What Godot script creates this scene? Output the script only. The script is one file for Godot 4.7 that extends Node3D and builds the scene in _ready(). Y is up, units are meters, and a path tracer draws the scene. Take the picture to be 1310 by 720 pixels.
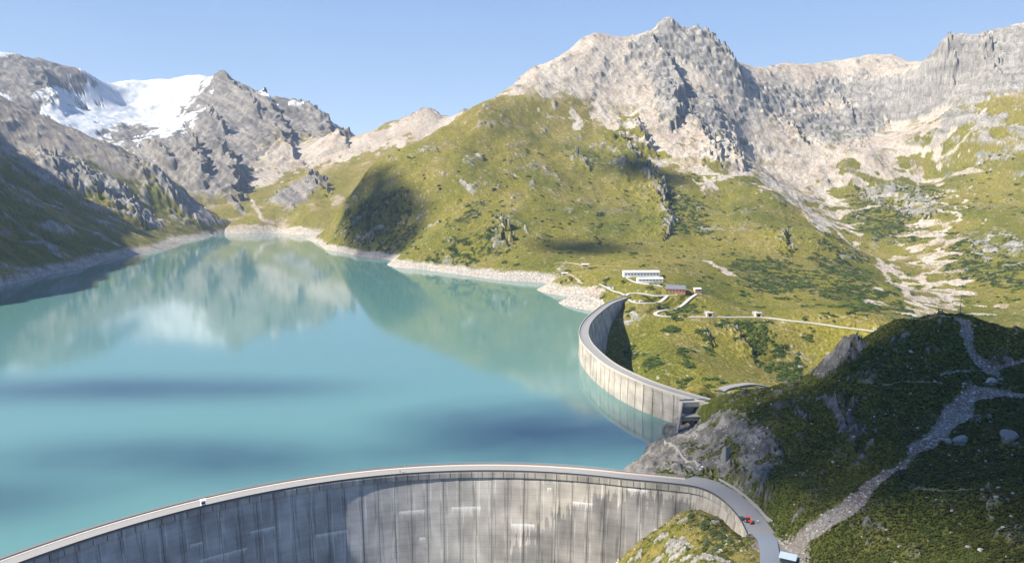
extends Node3D
# An alpine reservoir between two curved dams. x runs right, z towards the viewer, y up in metres above the dam crests.
# "d" is the distance straight ahead (-z).

const GROUND_MOUNTAIN := [-688, 2573, -22, -554, 2129, -22, -449, 1947, -22, -289, 1736, -22, -190, 1535, -22, -84, 1425, -22, -7, 1352, -22, 62, 1286, -22, 84, 1154, -22, 75, 1068, -22, 103, 1026, -22, 114, 1137, -12, 137, 1125, -3, -626, 2248, -60, -465, 1699, -60, -271, 1437, -60, -125, 1216, -60, -18, 1129, -60, 45, 1033, -60, 66, 862, -60, 45, 700, -70, 45, 600, -70, 70, 530, -60, 60, 800, -60, 78, 880, -45, 157, 1003, 0, 150, 975, -8, 135, 930, -20, 118, 870, -45, 110, 790, -58, 112, 700, -72, 130, 600, -72, 180, 520, -60, 135, 1086, -6, 158, 1087, 1, 152, 1126, 3, 168, 971, 0, 195, 976, -3, 229, 1009, 4, 265, 1032, 4, 208, 1168, 14, 260, 1238, 18, 139, 1359, 8, 89, 1237, 2, 188, 912, -12, 254, 912, -12, 318, 924, -14, 372, 891, -16, 424, 847, -19, 182, 858, -26, 219, 818, -36, 151, 788, -38, 180, 727, -48, 250, 774, -52, 206, 705, -50, 329, 877, -25, 316, 838, -50, 378, 855, -35, 147, 533, -3, 173, 564, -6, 203, 595, -12, 400, 600, -95, 300, 430, -110, 600, 700, -100, 553, 1000, -25, 652, 1300, -17, 715, 1650, 45, 715, 1950, 129, 700, 2250, 244, 647, 1120, -37, 774, 1450, -44, 830, 1700, -4, 886, 2000, 55, 916, 2300, 126, 831, 2500, 242, 712, 1000, -44, 742, 1150, -48, 952, 1350, -9, 957, 1550, 1, 1018, 1780, 37, 1188, 1700, 78, 1037, 2050, 85, 1204, 2080, 128, 1421, 2050, 193, 1380, 2350, 194, 1174, 2500, 255, 1479, 2850, 417, 1270, 3000, 492, 1012, 2800, 412, 1613, 2600, 500, 1673, 2450, 479, 1608, 2750, 492, 1513, 2750, 407, 1547, 2250, 337, 1469, 2350, 321, 1463, 1800, 131, 788, 950, -13, 1108, 1350, 35, 1387, 3300, 700, 1165, 3250, 672, 998, 3150, 653, 1547, 3350, 719, 1722, 3350, 695, 1758, 3200, 632, 1655, 2950, 660, 1650, 2850, 711, 1723, 2850, 723, 1789, 2850, 714, 1821, 2800, 740, 1858, 2750, 746, 2133, 2700, 703, 624, 3000, 827, 593, 2992, 784, 658, 2996, 788, 563, 2980, 761, 689, 2990, 763, 787, 2980, 713, 853, 2900, 616, 442, 2950, 725, 366, 2950, 743, 275, 2950, 725, 195, 2900, 657, 104, 2850, 585, 29, 2800, 538, -41, 2600, 468, -110, 2450, 419, -160, 2350, 380, -225, 2250, 319, -306, 2150, 262, -397, 2150, 222, -467, 2200, 150, -552, 2300, 65, -637, 2450, -6, 1535, 3650, 480, 1109, 3500, 433, 1902, 3700, 475, 1852, 3300, 440, 1935, 3200, 503, 2048, 3150, 520, 2410, 3050, 483, 662, 3342, 564, 629, 3330, 541, 879, 3330, 493, 495, 3300, 505, 307, 3300, 505, 116, 3200, 365, -46, 2950, 248, -184, 2700, 160, -356, 2500, 42, -541, 2550, -70, -728, 2800, -226, 1766, 4200, 200, 2185, 4250, 195, 2267, 3750, 223, 2845, 3600, 203, 733, 3880, 261, 577, 3850, 225, 137, 3750, 85, -221, 3250, -120, -658, 3100, -350, 847, 2800, 526, -321, 1950, 129, -196, 1950, 191, -165, 1620, 47, -307, 1850, 32, -76, 2050, 236, -67, 1800, 112, -57, 1520, 21, 62, 2350, 346, 95, 2000, 192, 82, 1700, 78, 69, 1420, 14, 285, 2600, 473, 249, 2250, 268, 212, 1900, 130, 192, 1560, 34, 160, 1290, 12, 506, 2780, 580, 481, 2480, 382, 457, 2220, 243, 390, 1880, 110, 347, 1580, 33, 289, 1380, 18, 708, 2550, 389, 570, 1950, 129, 471, 1600, 31, 419, 1320, -5, 315, 1060, -15, 588, 1500, 6, 454, 1120, -18]
const PATCHES_MOUNTAIN := [
	[0, 0.0, [-39, 2505, 97, 2678, 273, 2931, 623, 2992, 883, 2931, 1152, 3215, 1580, 2866, 1615, 2766, 1559, 2550, 1409, 2503, 1303, 2495, 1359, 2332, 1257, 2348, 1169, 2429, 1075, 2418, 933, 2164, 837, 1819, 776, 1842, 715, 1950, 717, 2188, 590, 2023, 546, 2107, 479, 2192, 433, 2282, 364, 2390, 295, 2451, 198, 2529]],
	[1, 0.0, [414, 2854, 564, 2981, 623, 2992, 758, 2992, 851, 2927, 853, 2824, 756, 2795, 659, 2822, 544, 2831]],
	[1, 0.0, [479, 2793, 570, 2814, 607, 2737, 548, 2488, 492, 2405, 485, 2578]],
	[1, 0.0, [589, 2690, 715, 2685, 747, 2446, 637, 2192, 618, 2348, 578, 2446]],
	[1, 0.0, [1582, 2843, 1648, 2845, 1859, 2751, 1653, 2418, 1604, 2520, 1645, 2722, 1568, 2678]],
	[1, 0.0, [1013, 2801, 1238, 2919, 1426, 3002, 1524, 2953, 1403, 2812, 1181, 2576, 1061, 2690]],
	[1, 0.0, [893, 2806, 1066, 2961, 1312, 3112, 1488, 3076, 1400, 3014, 1196, 2971, 971, 2765]],
	[1, 13.6, [725, 2459, 819, 2551, 910, 2579, 970, 2553]],
	[1, 10.0, [398, 2369, 423, 2296]],
	[1, 12.5, [622, 2527, 623, 2276, 662, 2200]],
	[1, 6.5, [368, 1819, 374, 1732, 342, 1642]],
	[1, 9.0, [168, 2120, 235, 2122, 304, 2132, 353, 2083]],
	[1, 10.6, [361, 2068, 380, 1989, 385, 1908]],
	[1, 6.4, [-464, 2018, -429, 2009, -391, 1982]],
	[1, 6.1, [-387, 1906, -332, 1886]],
	[1, 6.0, [-131, 1899, -99, 1865]],
	[1, 8.7, [-97, 2044, -75, 2020]],
	[1, 6.8, [-137, 1843, -125, 1814]],
	[1, 6.0, [-229, 1873, -236, 1844]],
	[1, 5.7, [-199, 1778, -180, 1772]],
	[1, 4.3, [-26, 1627, -15, 1565]],
	[1, 4.0, [-308, 1862, -289, 1867]],
	[1, 3.4, [29, 1623, 34, 1583]],
	[1, 3.4, [-145, 1596, -135, 1580]],
	[1, 0.0, [1113, 2331, 1241, 2318, 1184, 2044, 1087, 1904, 1073, 2036, 1082, 2213]],
	[1, 0.0, [1033, 1648, 1103, 1624, 1084, 1545, 984, 1397, 967, 1488]],
	[1, 11.5, [1483, 2458, 1518, 2393, 1507, 2316]],
	[1, 9.6, [1433, 2323, 1437, 2177]],
	[1, 7.2, [1508, 2260, 1538, 2236]],
	[0, 6.1, [938, 2263, 819, 1886, 818, 1763, 844, 1710, 777, 1503, 666, 1208, 637, 1098]],
	[0, 6.8, [767, 2423, 751, 2149, 822, 2059, 811, 1876]],
	[0, 0.0, [1278, 2210, 1178, 1977, 1046, 1740, 909, 1542, 807, 1327, 677, 1074, 528, 941, 695, 1261, 824, 1522, 973, 1730, 1026, 1854, 1111, 1926]],
	[0, 11.2, [1177, 2448, 1295, 2398, 1370, 2310, 1383, 2179]],
	[0, 6.4, [1388, 2411, 1431, 2382, 1478, 2366, 1547, 2443]],
	[0, 7.2, [1267, 2531, 1469, 2744, 1558, 2785]],
	[0, 6.7, [1646, 2613, 1626, 2453, 1661, 2431]],
	[0, 10.0, [376, 1399, 388, 1334, 383, 1270]],
	[0, 0.0, [77, 1065, 101, 1164, 130, 1145, 141, 1091, 118, 1039, 103, 1024]],
	[0, 2.0, [64, 1321, 114, 1177]],
	[1, 2.8, [131, 1353, 128, 1227]],
	[0, 3.9, [113, 2405, 216, 2429, 364, 2390]],
	[0, 3.2, [-32, 1988, 10, 1950]],
	[3, 0.0, [-87, 1474, -24, 1488, -25, 1584, -94, 1593, -161, 1581, -193, 1560]],
	[3, 0.0, [-116, 1810, -58, 1821, -88, 1654, -139, 1621]],
	[3, 0.0, [-508, 2113, -276, 1921, -217, 1763, -268, 1723, -422, 1921]],
	[3, 0.0, [385, 2016, 500, 1920, 451, 1654, 379, 1647, 380, 1880]],
	[3, 0.0, [191, 956, 254, 998, 247, 932, 200, 899]],
	[3, 0.0, [244, 898, 300, 906, 348, 825, 296, 781, 275, 855]],
	[3, 0.0, [793, 1833, 604, 1092, 416, 860, 561, 1353]],
	[3, 0.0, [1043, 1742, 1016, 1445, 854, 1206, 893, 1468]],
	[3, 0.0, [146, 866, 162, 760, 145, 754, 135, 856]],
	[3, 0.0, [1100, 2387, 1278, 2210, 978, 1740, 877, 1842]],
	[3, 1.4, [271, 891, 278, 866, 283, 845]],
	[3, 0.0, [432, 1461, 553, 1492, 512, 1201, 366, 1111]],
	[5, 55, [564, 2814, 596, 2681, 548, 2478]],
	[5, 26, [410, 2395, 422, 2260]],
	[5, 30, [596, 2507, 618, 2348, 607, 2188]],
	[5, 28, [685, 2411, 671, 2189]],
	[5, 30, [346, 2265, 379, 2110, 401, 1938]],
	[5, 22, [384, 1891, 384, 1774, 344, 1631]],
	[5, 16, [604, 1636, 589, 1547]],
	[5, 7, [272, 883, 276, 858, 281, 837]],
	[5, 6, [234, 868, 234, 843]],
	[5, 24, [-26, 1637, -15, 1561]],
	[5, 40, [773, 2990, 847, 2913, 859, 2845]],
	[5, 14, [182, 2161, 213, 2082]],
	[5, 22, [1030, 2765, 1043, 2643]],
	[5, 22, [1317, 3000, 1326, 2909]],
	[5, 30, [1724, 2742, 1679, 2604]],
	[5, 25, [1640, 2827, 1635, 2772]],
]
const GROUND_GLACIER := [-3790, 4700, 853, -3438, 4700, 948, -3124, 4600, 964, -2935, 4600, 940, -2773, 4600, 880, -2633, 4600, 829, -2705, 4900, 839, -2631, 5100, 846, -2465, 5200, 870, -2248, 5200, 886, -2055, 5100, 882, -1897, 4900, 878, -1794, 4850, 832, -1677, 4800, 771, -1523, 4700, 696, -1346, 4600, 675, -1215, 4550, 613, -1086, 4500, 539, -959, 4450, 470, -811, 4400, 380, -4112, 5100, 603, -3395, 5000, 714, -3014, 5000, 630, -2926, 5300, 589, -2655, 5600, 620, -2216, 5500, 632, -1941, 5250, 582, -1652, 5100, 446, -1322, 4950, 363, -1045, 4850, 220, -841, 3900, 394, -698, 3800, 443, -610, 3750, 485, -484, 3700, 511, -399, 3700, 538, -345, 3700, 504, -213, 3700, 530, 19, 3700, 496, -754, 4100, 293, -524, 4000, 361, -373, 4000, 354, 21, 4000, 346, -3161, 4000, 565, -2800, 4100, 701, -2550, 4100, 618, -2611, 4500, 663, -2404, 3850, 471, -2671, 3600, 375, -2421, 4400, 562, -2217, 4650, 585, -2484, 4800, 697, -2101, 4850, 753, -2155, 3900, 394, -1852, 3700, 343, -1950, 4600, 628, -1744, 4100, 470, -1739, 3800, 388, -1635, 4400, 607, -1344, 4200, 500, -1099, 4100, 428, -960, 4050, 374, -1535, 3500, 260, -1424, 3600, 301, -1417, 3300, 167, -1288, 3150, 117, -1284, 3750, 346, -1223, 3450, 222, -1224, 3250, 150, -1070, 3200, 133, -1166, 3000, 71, -1067, 2900, 33, -963, 2820, 13, -869, 3500, 260, -645, 3500, 333, -429, 3550, 427, -947, 3250, 167, -751, 3300, 219, -974, 3000, 80, -813, 3000, 103, -685, 3000, 118, -821, 2800, 26, -721, 2700, 1, -575, 3100, 150, -331, 3300, 288, -1055, 2749, -22, -927, 2796, -22, -719, 2658, -22, -919, 2418, -60, -632, 2313, -60]
const PATCHES_GLACIER := [
	[2, 0.0, [-2503, 3930, -2573, 4215, -2580, 4540, -2567, 4627, -2723, 4638, -2673, 4862, -2548, 4988, -2314, 5014, -1947, 4871, -1938, 4751, -2030, 4738, -2106, 4702, -1792, 4295, -1856, 4130, -1757, 3858, -1955, 3946, -1995, 4205, -2237, 4272, -2200, 4003, -1891, 3623, -1846, 3571, -2000, 3700, -2276, 3859, -2435, 3909]],
	[2, 0.0, [-2685, 4800, -3061, 5600, -2232, 5600, -1994, 5000, -2023, 4850, -2304, 4850, -2602, 4750]],
	[2, 0.0, [-2735, 4471, -2605, 4525, -2496, 3987]],
	[2, 0.0, [-3276, 4547, -3014, 4578, -3015, 4471, -3141, 4350]],
	[2, 10.7, [-2740, 4006, -2689, 4003]],
	[2, 16.7, [-1518, 4511, -1392, 4392]],
	[2, 14.2, [-1321, 4432, -1247, 4410]],
	[2, 7.0, [-1067, 4421, -1031, 4364]],
	[0, 0.0, [-1267, 3583, -1151, 3699, -1077, 4012, -849, 3752, -679, 3693, -399, 3701, -212, 3674, -199, 3435, -495, 3488, -680, 3487, -864, 3478, -1052, 3491, -1086, 3251, -1207, 3251]],
	[1, 0.0, [-3395, 4581, -2936, 4601, -2634, 4601, -2721, 4461, -2498, 4011, -2505, 3886, -2700, 3589]],
	[1, 0.0, [-1951, 4758, -1890, 4884, -1473, 4550, -1201, 4500, -958, 4446, -1077, 4012, -1231, 3588, -1224, 3251, -1375, 3198, -1651, 3433, -1846, 3571, -2196, 3979, -2198, 4232, -1990, 4164, -1925, 3935, -1721, 3851, -1787, 4293, -2080, 4676]],
	[1, 0.0, [-1033, 3086, -984, 3257, -815, 3276, -804, 3093, -882, 2907]],
	[1, 13.0, [-1289, 3151, -1144, 3029, -1077, 2928]],
	[0, 7.8, [-1097, 3098, -970, 2843, -923, 2836]],
	[0, 8.9, [-1058, 2789, -918, 2818, -732, 2685]],
	[5, 70, [-1528, 3546, -1365, 3275]],
	[5, 90, [-1462, 3649, -1296, 3400, -1213, 3221]],
	[5, 60, [-1514, 4527, -1362, 4290, -1173, 3937]],
	[5, 65, [-1221, 4436, -1061, 4301, -840, 3711]],
	[5, 45, [-1856, 4844, -1647, 4569, -1456, 4273]],
	[5, 70, [-1255, 3909, -1101, 3661]],
	[5, 60, [-1768, 4326, -1554, 3996]],
	[5, 50, [-1809, 3692, -1602, 3443]],
	[5, 60, [-2738, 4414, -2505, 4129]],
	[5, 35, [-911, 3309, -784, 3076]],
]
const GROUND_HILLSIDE := [-2088, 3050, 498, -1969, 3080, 441, -1840, 3100, 389, -1639, 3080, 311, -1499, 3050, 240, -1322, 3000, 131, -1160, 2900, 33, -1061, 2820, -8, -2259, 3300, 358, -2129, 3330, 301, -1988, 3350, 249, -1772, 3330, 171, -1622, 3300, 100, -1432, 3250, -9, -1260, 3150, -107, -1155, 3070, -148, -1061, 2796, -22, -1038, 2455, -22, -983, 2158, -22, -969, 1901, -22, -958, 1699, -22, -922, 1464, -22, -901, 1275, -22, -933, 2455, -60, -847, 1901, -60, -827, 1492, -60, -783, 1105, -60, -1794, 2600, 286, -1645, 2620, 260, -1484, 2620, 191, -1347, 2670, 122, -1232, 2720, 49, -1459, 2100, 150, -1274, 2080, 84, -1176, 2180, 35, -1120, 2300, -1, -1121, 1600, 48, -1020, 1600, 22, -1021, 1780, 2, -2150, 1950, 1020, -2800, 3000, 1000, -1500, 1050, 720, -1830, 1450, 900, -1200, 500, 500, -1900, 600, 800, -1000, 900, 150, -860, 900, -22, -720, 600, -22, -520, 400, -22, -330, 262, 0, -290, 330, -30, -280, 200, 10, -600, 220, 260, -700, 900, -70, -560, 600, -70, -400, 430, -70, -2600, 1500, 900, -250, 290, -60]
const PATCHES_HILLSIDE := [
	[1, 0.0, [-1585, 2346, -1678, 2674, -1529, 2653, -1357, 2633, -1196, 2491, -1158, 2356, -1364, 2491, -1430, 2383, -1513, 2324]],
	[1, 0.0, [-1421, 2859, -1297, 2910, -1112, 2816, -1151, 2695, -1274, 2721]],
	[0, 0.0, [-1998, 2676, -1977, 2887, -1868, 2922, -1748, 2945, -1567, 2944, -1441, 2932, -1412, 2749, -1565, 2720, -1700, 2712, -1654, 2397, -1525, 2024]],
	[0, 4.3, [-941, 1336, -937, 1464, -954, 1660, -967, 1982]],
	[5, 30, [-1645, 2621, -1515, 2467]],
	[5, 32, [-1523, 2619, -1392, 2473]],
	[5, 35, [-1407, 2625, -1214, 2394]],
	[5, 36, [-1412, 2901, -1267, 2770]],
	[5, 30, [-1285, 2746, -1164, 2693]],
	[5, 20, [-1512, 2505, -1426, 2420]],
	[5, 22, [-1389, 2491, -1302, 2396]],
]
const GROUND_KNOB := [136.9, 497.0, 1.2, 146.8, 485.0, 9.2, 160.9, 480.0, 15.0, 178.1, 470.0, 21.0, 194.1, 460.0, 31.5, 201.4, 450.0, 48.2, 208.6, 445.0, 54.7, 218.1, 440.0, 57.8, 225.7, 437.0, 65.7, 241.5, 432.0, 71.9, 266.0, 430.0, 73.2, 282.5, 430.0, 70.8, 302.9, 425.0, 65.2, 326.3, 425.0, 61.9, 354.5, 425.0, 58.1, 181.0, 540.0, -35.0, 219.4, 520.0, -18.5, 236.7, 505.0, 4.7, 256.6, 497.0, 15.7, 303.1, 490.0, 23.2, 345.6, 485.0, 15.2, 404.5, 485.0, 8.1, 211.2, 630.0, -100.0, 268.5, 600.0, -66.8, 303.1, 587.0, -49.3, 381.0, 580.0, -44.2, 479.6, 575.0, -56.9, 74.1, 434.5, -22.0, 90.6, 465.9, -22.0, 107.8, 501.9, -22.0, 72.5, 465.9, -60.0, 96.7, 513.9, -60.0, 117.7, 561.7, -40.0, 108, 470, -22, 120, 490, -12, 80.4, 369.2, 0.0, 92.0, 366.0, 0.0, 101.4, 362.9, 0.0, 108.3, 352.0, 0.0, 114.1, 331.0, 0.0, 115.6, 316.2, 0.0, 113.4, 290.7, 0.0, 88, 352, -1, 100, 330, -1, 104, 300, -1, 60, 365, -25, 100, 270, -1, 20, 380, -40, 114.5, 485.0, -19.0, 118.1, 474.0, -13.0, 124.7, 480.0, -8.5, 131.9, 488.0, -2.8, 103.0, 412.0, -2.1, 99.3, 432.0, -7.0, 115.4, 425.0, 0.4, 109.1, 392.0, -0.6, 115.5, 385.0, 7.9, 129.2, 425.0, 10.2, 114.4, 360.0, 6.7, 118.0, 335.0, 8.8, 119.5, 316.0, 7.6, 132.7, 380.0, 16.3, 130.8, 340.0, 14.6, 152.4, 400.0, 23.0, 175.2, 425.0, 29.5, 157.7, 360.0, 23.3, 190.9, 430.0, 37.8, 199.8, 410.0, 47.6, 181.8, 370.0, 32.5, 139.1, 315.0, 17.2, 156.3, 315.0, 24.6, 227.7, 405.0, 57.9, 206.7, 365.0, 46.5, 182.7, 320.0, 37.4, 123.6, 285.0, 13.1, 133.0, 265.0, 19.6, 150.4, 260.0, 31.3, 258.7, 405.0, 57.9, 232.2, 355.0, 49.3, 197.9, 300.0, 44.4, 163.5, 245.0, 41.0, 282.9, 395.0, 55.8, 241.9, 335.0, 47.4, 189.9, 260.0, 46.5, 151.9, 205.0, 44.2, 136.0, 220.0, 31.2, 126.2, 250.0, 15.0, 117.0, 268.0, 6.9, 286.0, 340.0, 53.6, 204.7, 240.0, 54.4, 156.2, 180.0, 52.8]
const PATCHES_KNOB := [
	[1, 0.0, [96.0, 421.4, 114.1, 428.9, 117.2, 376.8, 114.5, 353.5, 119.0, 332.2, 118.3, 319.3, 114.0, 333.2, 109.0, 354.4, 103.4, 370.8, 93.0, 370.6]],
	[1, 0.0, [187.3, 443.9, 201.3, 449.9, 208.6, 445.1, 216.9, 435.5, 206.4, 424.5, 194.4, 427.7, 186.8, 425.5]],
	[1, 0.0, [122.5, 394.4, 134.3, 404.8, 139.3, 381.0, 134.5, 350.1, 119.0, 332.2, 117.3, 356.6]],
	[1, 1.8, [175.4, 398.2, 173.5, 378.7, 165.1, 346.1, 161.8, 334.7]],
	[1, 1.7, [153.6, 416.0, 159.9, 391.5, 156.6, 377.3]],
	[1, 1.4, [136.2, 384.1, 132.0, 359.8]],
	[1, 0.0, [113.5, 487.9, 132.8, 453.9, 135.7, 402.1, 124.5, 401.2, 110.6, 406.4]],
	[1, 1.7, [128.9, 416.1, 132.7, 399.4]],
	[1, 1.5, [136.2, 366.2, 137.0, 357.1]],
	[1, 1.2, [168.4, 333.4, 167.5, 327.8]],
	[1, 1.3, [228.0, 418.9, 231.6, 419.8]],
	[1, 1.6, [207.9, 297.9, 205.3, 290.6]],
	[1, 1.8, [192.1, 306.6, 191.7, 300.4]],
	[1, 1.6, [242.1, 363.3, 251.0, 365.8]],
	[1, 1.1, [128.1, 505.0, 134.5, 487.9]],
	[1, 0.0, [72.3, 423.6, 118.4, 548.3, 105.9, 434.0, 103.4, 370.8, 87.6, 364.9]],
	[1, 0.0, [105.0, 498.3, 120.4, 559.8, 125.2, 504.8, 118.2, 485.4]],
	[1, 1.0, [111.4, 363.3, 117.1, 310.8, 113.7, 296.0]],
	[0, 3.9, [266.0, 424.5, 262.9, 412.5, 258.8, 394.3, 256.9, 377.9]],
	[0, 1.6, [228.5, 379.0, 249.7, 383.1, 282.0, 393.7]],
	[0, 5.0, [251.6, 349.2, 236.1, 354.9, 214.0, 340.5, 187.3, 312.9, 169.9, 299.1, 154.1, 290.3, 136.8, 280.3, 124.3, 279.3, 115.1, 286.6]],
	[0, 6.1, [234.2, 355.0, 214.4, 335.0, 195.1, 317.4]],
	[4, 1.0, [193.6, 396.5, 202.6, 380.4, 221.5, 366.9]],
	[4, 0.8, [155.7, 270.0, 163.9, 259.1, 171.7, 253.7, 183.7, 251.1]],
	[4, 0.8, [138.0, 423.7, 136.8, 394.7, 123.3, 383.2, 120.6, 367.7]],
	[4, 0.9, [235.3, 437.9, 244.5, 428.9, 260.4, 428.5]],
	[0, 0.0, [104.9, 299.6, 116.0, 298.2, 119.2, 281.3, 116.1, 265.9, 97.7, 282.3]],
	[5, 5, [180.1, 386.5, 163.2, 336.1]],
	[5, 4, [156.9, 394.7, 156.6, 377.3]],
	[5, 4, [133.2, 363.4, 134.5, 350.1]],
	[5, 5, [210.9, 439.7, 198.2, 420.9]],
]
const GROUND_KNOLL := [19.5, 359.5, -60.0, 38.6, 357.0, -53.5, 54.4, 355.1, -41.0, 61.9, 354.5, -33.0, 77.7, 353.5, -20.5, 88.6, 351.7, -13.0, 97.1, 344.4, -10.5, 101.3, 332.2, -8.5, 103.1, 315.5, -6.5, 102.6, 302.6, -3.5, 21.5, 371.5, -74.0, 40.6, 369.0, -67.5, 56.4, 367.1, -55.0, 63.9, 366.5, -47.0, 79.7, 365.5, -34.5, 90.6, 363.7, -27.0, 99.1, 356.4, -24.5, 103.5, 292.0, -2.4, 82.6, 318.0, -10.3, 90.5, 308.0, -7.1, 70.2, 326.0, -22.1, 71.4, 292.0, -13.0, 95.6, 276.0, -1.7, 71.5, 255.0, -6.3, 100.6, 268.0, -1.2, -60, 350, -95, 0, 330, -85, 0, 200, -120, 120, 150, -40, 60, 200, -70, 110, 230, -6, 135, 230, 8, 60, 385, -75, 95, 385, -60, 125, 360, -40, 128, 320, -30, 20, 395, -90, 30, 320, -80, 45, 290, -60]
const PATCHES_KNOLL := [
	[1, 1.6, [67.8, 332.9, 78.6, 323.7, 81.4, 312.7]],
	[1, 1.1, [80.7, 336.3, 84.5, 333.9]],
	[1, 1.2, [88.0, 282.1, 81.9, 295.0]],
	[3, 0.0, [84.4, 333.3, 105.3, 327.9, 102.0, 295.6, 84.7, 281.6, 84.0, 316.6]],
]

const WATER := -22.0
const TO_SUN := Vector3(-0.709, 0.682, 0.183)
var mats := {}
var taken := {}
var rng := RandomNumberGenerator.new()
var big := FastNoiseLite.new()
var mid := FastNoiseLite.new()
var fine := FastNoiseLite.new()
var speck := FastNoiseLite.new()
var ridge := FastNoiseLite.new()
var crag := FastNoiseLite.new()
var strata := FastNoiseLite.new()

class Ground:
	var us: PackedFloat32Array
	var ds: PackedFloat32Array
	var h: PackedFloat32Array
	var col: PackedColorArray
	var layer: Array = []
	func at(x: float, d: float) -> float:
		var w := us.size()
		var i: int = clampi(ds.bsearch(d) - 1, 0, ds.size() - 2)
		var u := x / d
		var j: int = clampi(us.bsearch(u) - 1, 0, w - 2)
		var fi := clampf((d - ds[i]) / (ds[i + 1] - ds[i]), 0, 1)
		var fj := clampf((u - us[j]) / (us[j + 1] - us[j]), 0, 1)
		return lerpf(lerpf(h[i * w + j], h[i * w + j + 1], fj), lerpf(h[(i + 1) * w + j], h[(i + 1) * w + j + 1], fj), fi)

func _ready() -> void:
	rng.seed = 11
	# ---- camera, sky, sun, exposure
	var cam := Camera3D.new()
	cam.name = "camera"
	add_child(cam)
	cam.position = Vector3(0, 150, 0)
	cam.rotation_degrees = Vector3(-7.313, 0, 0)
	cam.fov = 42.116
	cam.near = 1.0
	cam.far = 20000.0
	cam.current = true
	var sky_look := ProceduralSkyMaterial.new()
	sky_look.sky_top_color = Color(0.28, 0.42, 0.63)
	sky_look.sky_horizon_color = Color(0.655, 0.74, 0.805)
	sky_look.sky_curve = 0.13
	sky_look.ground_bottom_color = Color(0.25, 0.27, 0.25)
	sky_look.ground_horizon_color = Color(0.6, 0.66, 0.7)
	sky_look.sun_angle_max = 1.0
	var sky := Sky.new()
	sky.sky_material = sky_look
	var env := Environment.new()
	env.background_mode = Environment.BG_SKY
	env.sky = sky
	env.background_energy_multiplier = 0.75
	env.tonemap_mode = Environment.TONE_MAPPER_LINEAR
	env.tonemap_exposure = 2.7
	env.sdfgi_enabled = true
	env.ssao_enabled = true
	env.ssil_enabled = true
	env.fog_enabled = true
	env.fog_density = 0.00004
	env.fog_light_color = Color(0.78, 0.87, 1.0)
	var we := WorldEnvironment.new()
	we.name = "world_environment"
	we.environment = env
	add_child(we)
	var sun := DirectionalLight3D.new()
	sun.name = "sun"
	add_child(sun)
	sun.look_at_from_position(TO_SUN * 100.0, Vector3.ZERO, Vector3.UP)
	sun.light_energy = 1.6
	sun.light_color = Color(1.0, 0.965, 0.9)
	sun.light_angular_distance = 0.53
	sun.shadow_enabled = true

	set_noises()
	set_materials()
	print("setup ", Time.get_ticks_msec())

	# ---- the land
	var mountain := make_ground(GROUND_MOUNTAIN, 0.05, columns([[-410.0, 1.35], [690.0, 1.35]], 30), rows(500, 4000, 0.0029), Vector2i(150, 130))
	paint(mountain, PATCHES_MOUNTAIN)
	relief_mountain(mountain)
	roads_on(mountain)
	surface("mountain", mountain, "land", 5.0)
	print("mountain ", Time.get_ticks_msec())
	var massif := make_ground(GROUND_GLACIER, 0.06, columns([[-760.0, 1.6], [10.0, 1.6]], 20), rows(2560, 5600, 0.0025), Vector2i(110, 90))
	paint(massif, PATCHES_GLACIER)
	relief_massif(massif)
	surface("glacier_mountain", massif, "land", 8.0, 0.5)
	print("massif ", Time.get_ticks_msec())
	var hillside := make_ground(GROUND_HILLSIDE, 0.04, columns([[-2400.0, 12.0], [-680.0, 1.8], [-330.0, 1.8]], 0), rows(180, 3500, 0.005), Vector2i(110, 110))
	paint(hillside, PATCHES_HILLSIDE)
	relief_hillside(hillside)
	surface("hillside", hillside, "land", 4.0)
	print("hillside ", Time.get_ticks_msec())
	var knob := make_ground(GROUND_KNOB, 0.012, columns([[60.0, 1.4], [840.0, 1.4]], 0), rows(175, 640, 0.0027), Vector2i(130, 110))
	paint(knob, PATCHES_KNOB)
	relief_knob(knob)
	surface("rocky_hill", knob, "near_land", 1.2)
	print("knob ", Time.get_ticks_msec())
	var knoll := make_ground(GROUND_KNOLL, 0.012, columns([[-200.0, 5.0], [100.0, 1.4], [400.0, 1.4]], 0), rows(150, 380, 0.004), Vector2i(80, 70))
	paint(knoll, PATCHES_KNOLL)
	relief_knoll(knoll)
	surface("grassy_knoll", knoll, "near_land", 1.2)
	print("knoll ", Time.get_ticks_msec())
	make_lake()
	make_clouds()
	make_dams()
	print("dams ", Time.get_ticks_msec())
	make_plants(mountain, knob, knoll)
	make_objects(mountain, knob)
	print("done ", Time.get_ticks_msec())

# ------------------------------------------------------------------ noise and materials
func noise(n: FastNoiseLite, s: int, wavelength: float, octaves: int, ridged := false) -> void:
	n.seed = s
	n.noise_type = FastNoiseLite.TYPE_SIMPLEX_SMOOTH
	n.frequency = 1.0 / wavelength
	n.fractal_type = FastNoiseLite.FRACTAL_RIDGED if ridged else FastNoiseLite.FRACTAL_FBM
	n.fractal_octaves = octaves
	n.fractal_gain = 0.55 if ridged else 0.5

func set_noises() -> void:
	noise(big, 1, 300.0, 3)
	noise(mid, 2, 70.0, 3)
	noise(fine, 3, 16.0, 3)
	noise(speck, 4, 7.0, 2)
	noise(ridge, 5, 190.0, 5, true)
	noise(crag, 6, 26.0, 4, true)
	noise(strata, 7, 30.0, 3)

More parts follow.
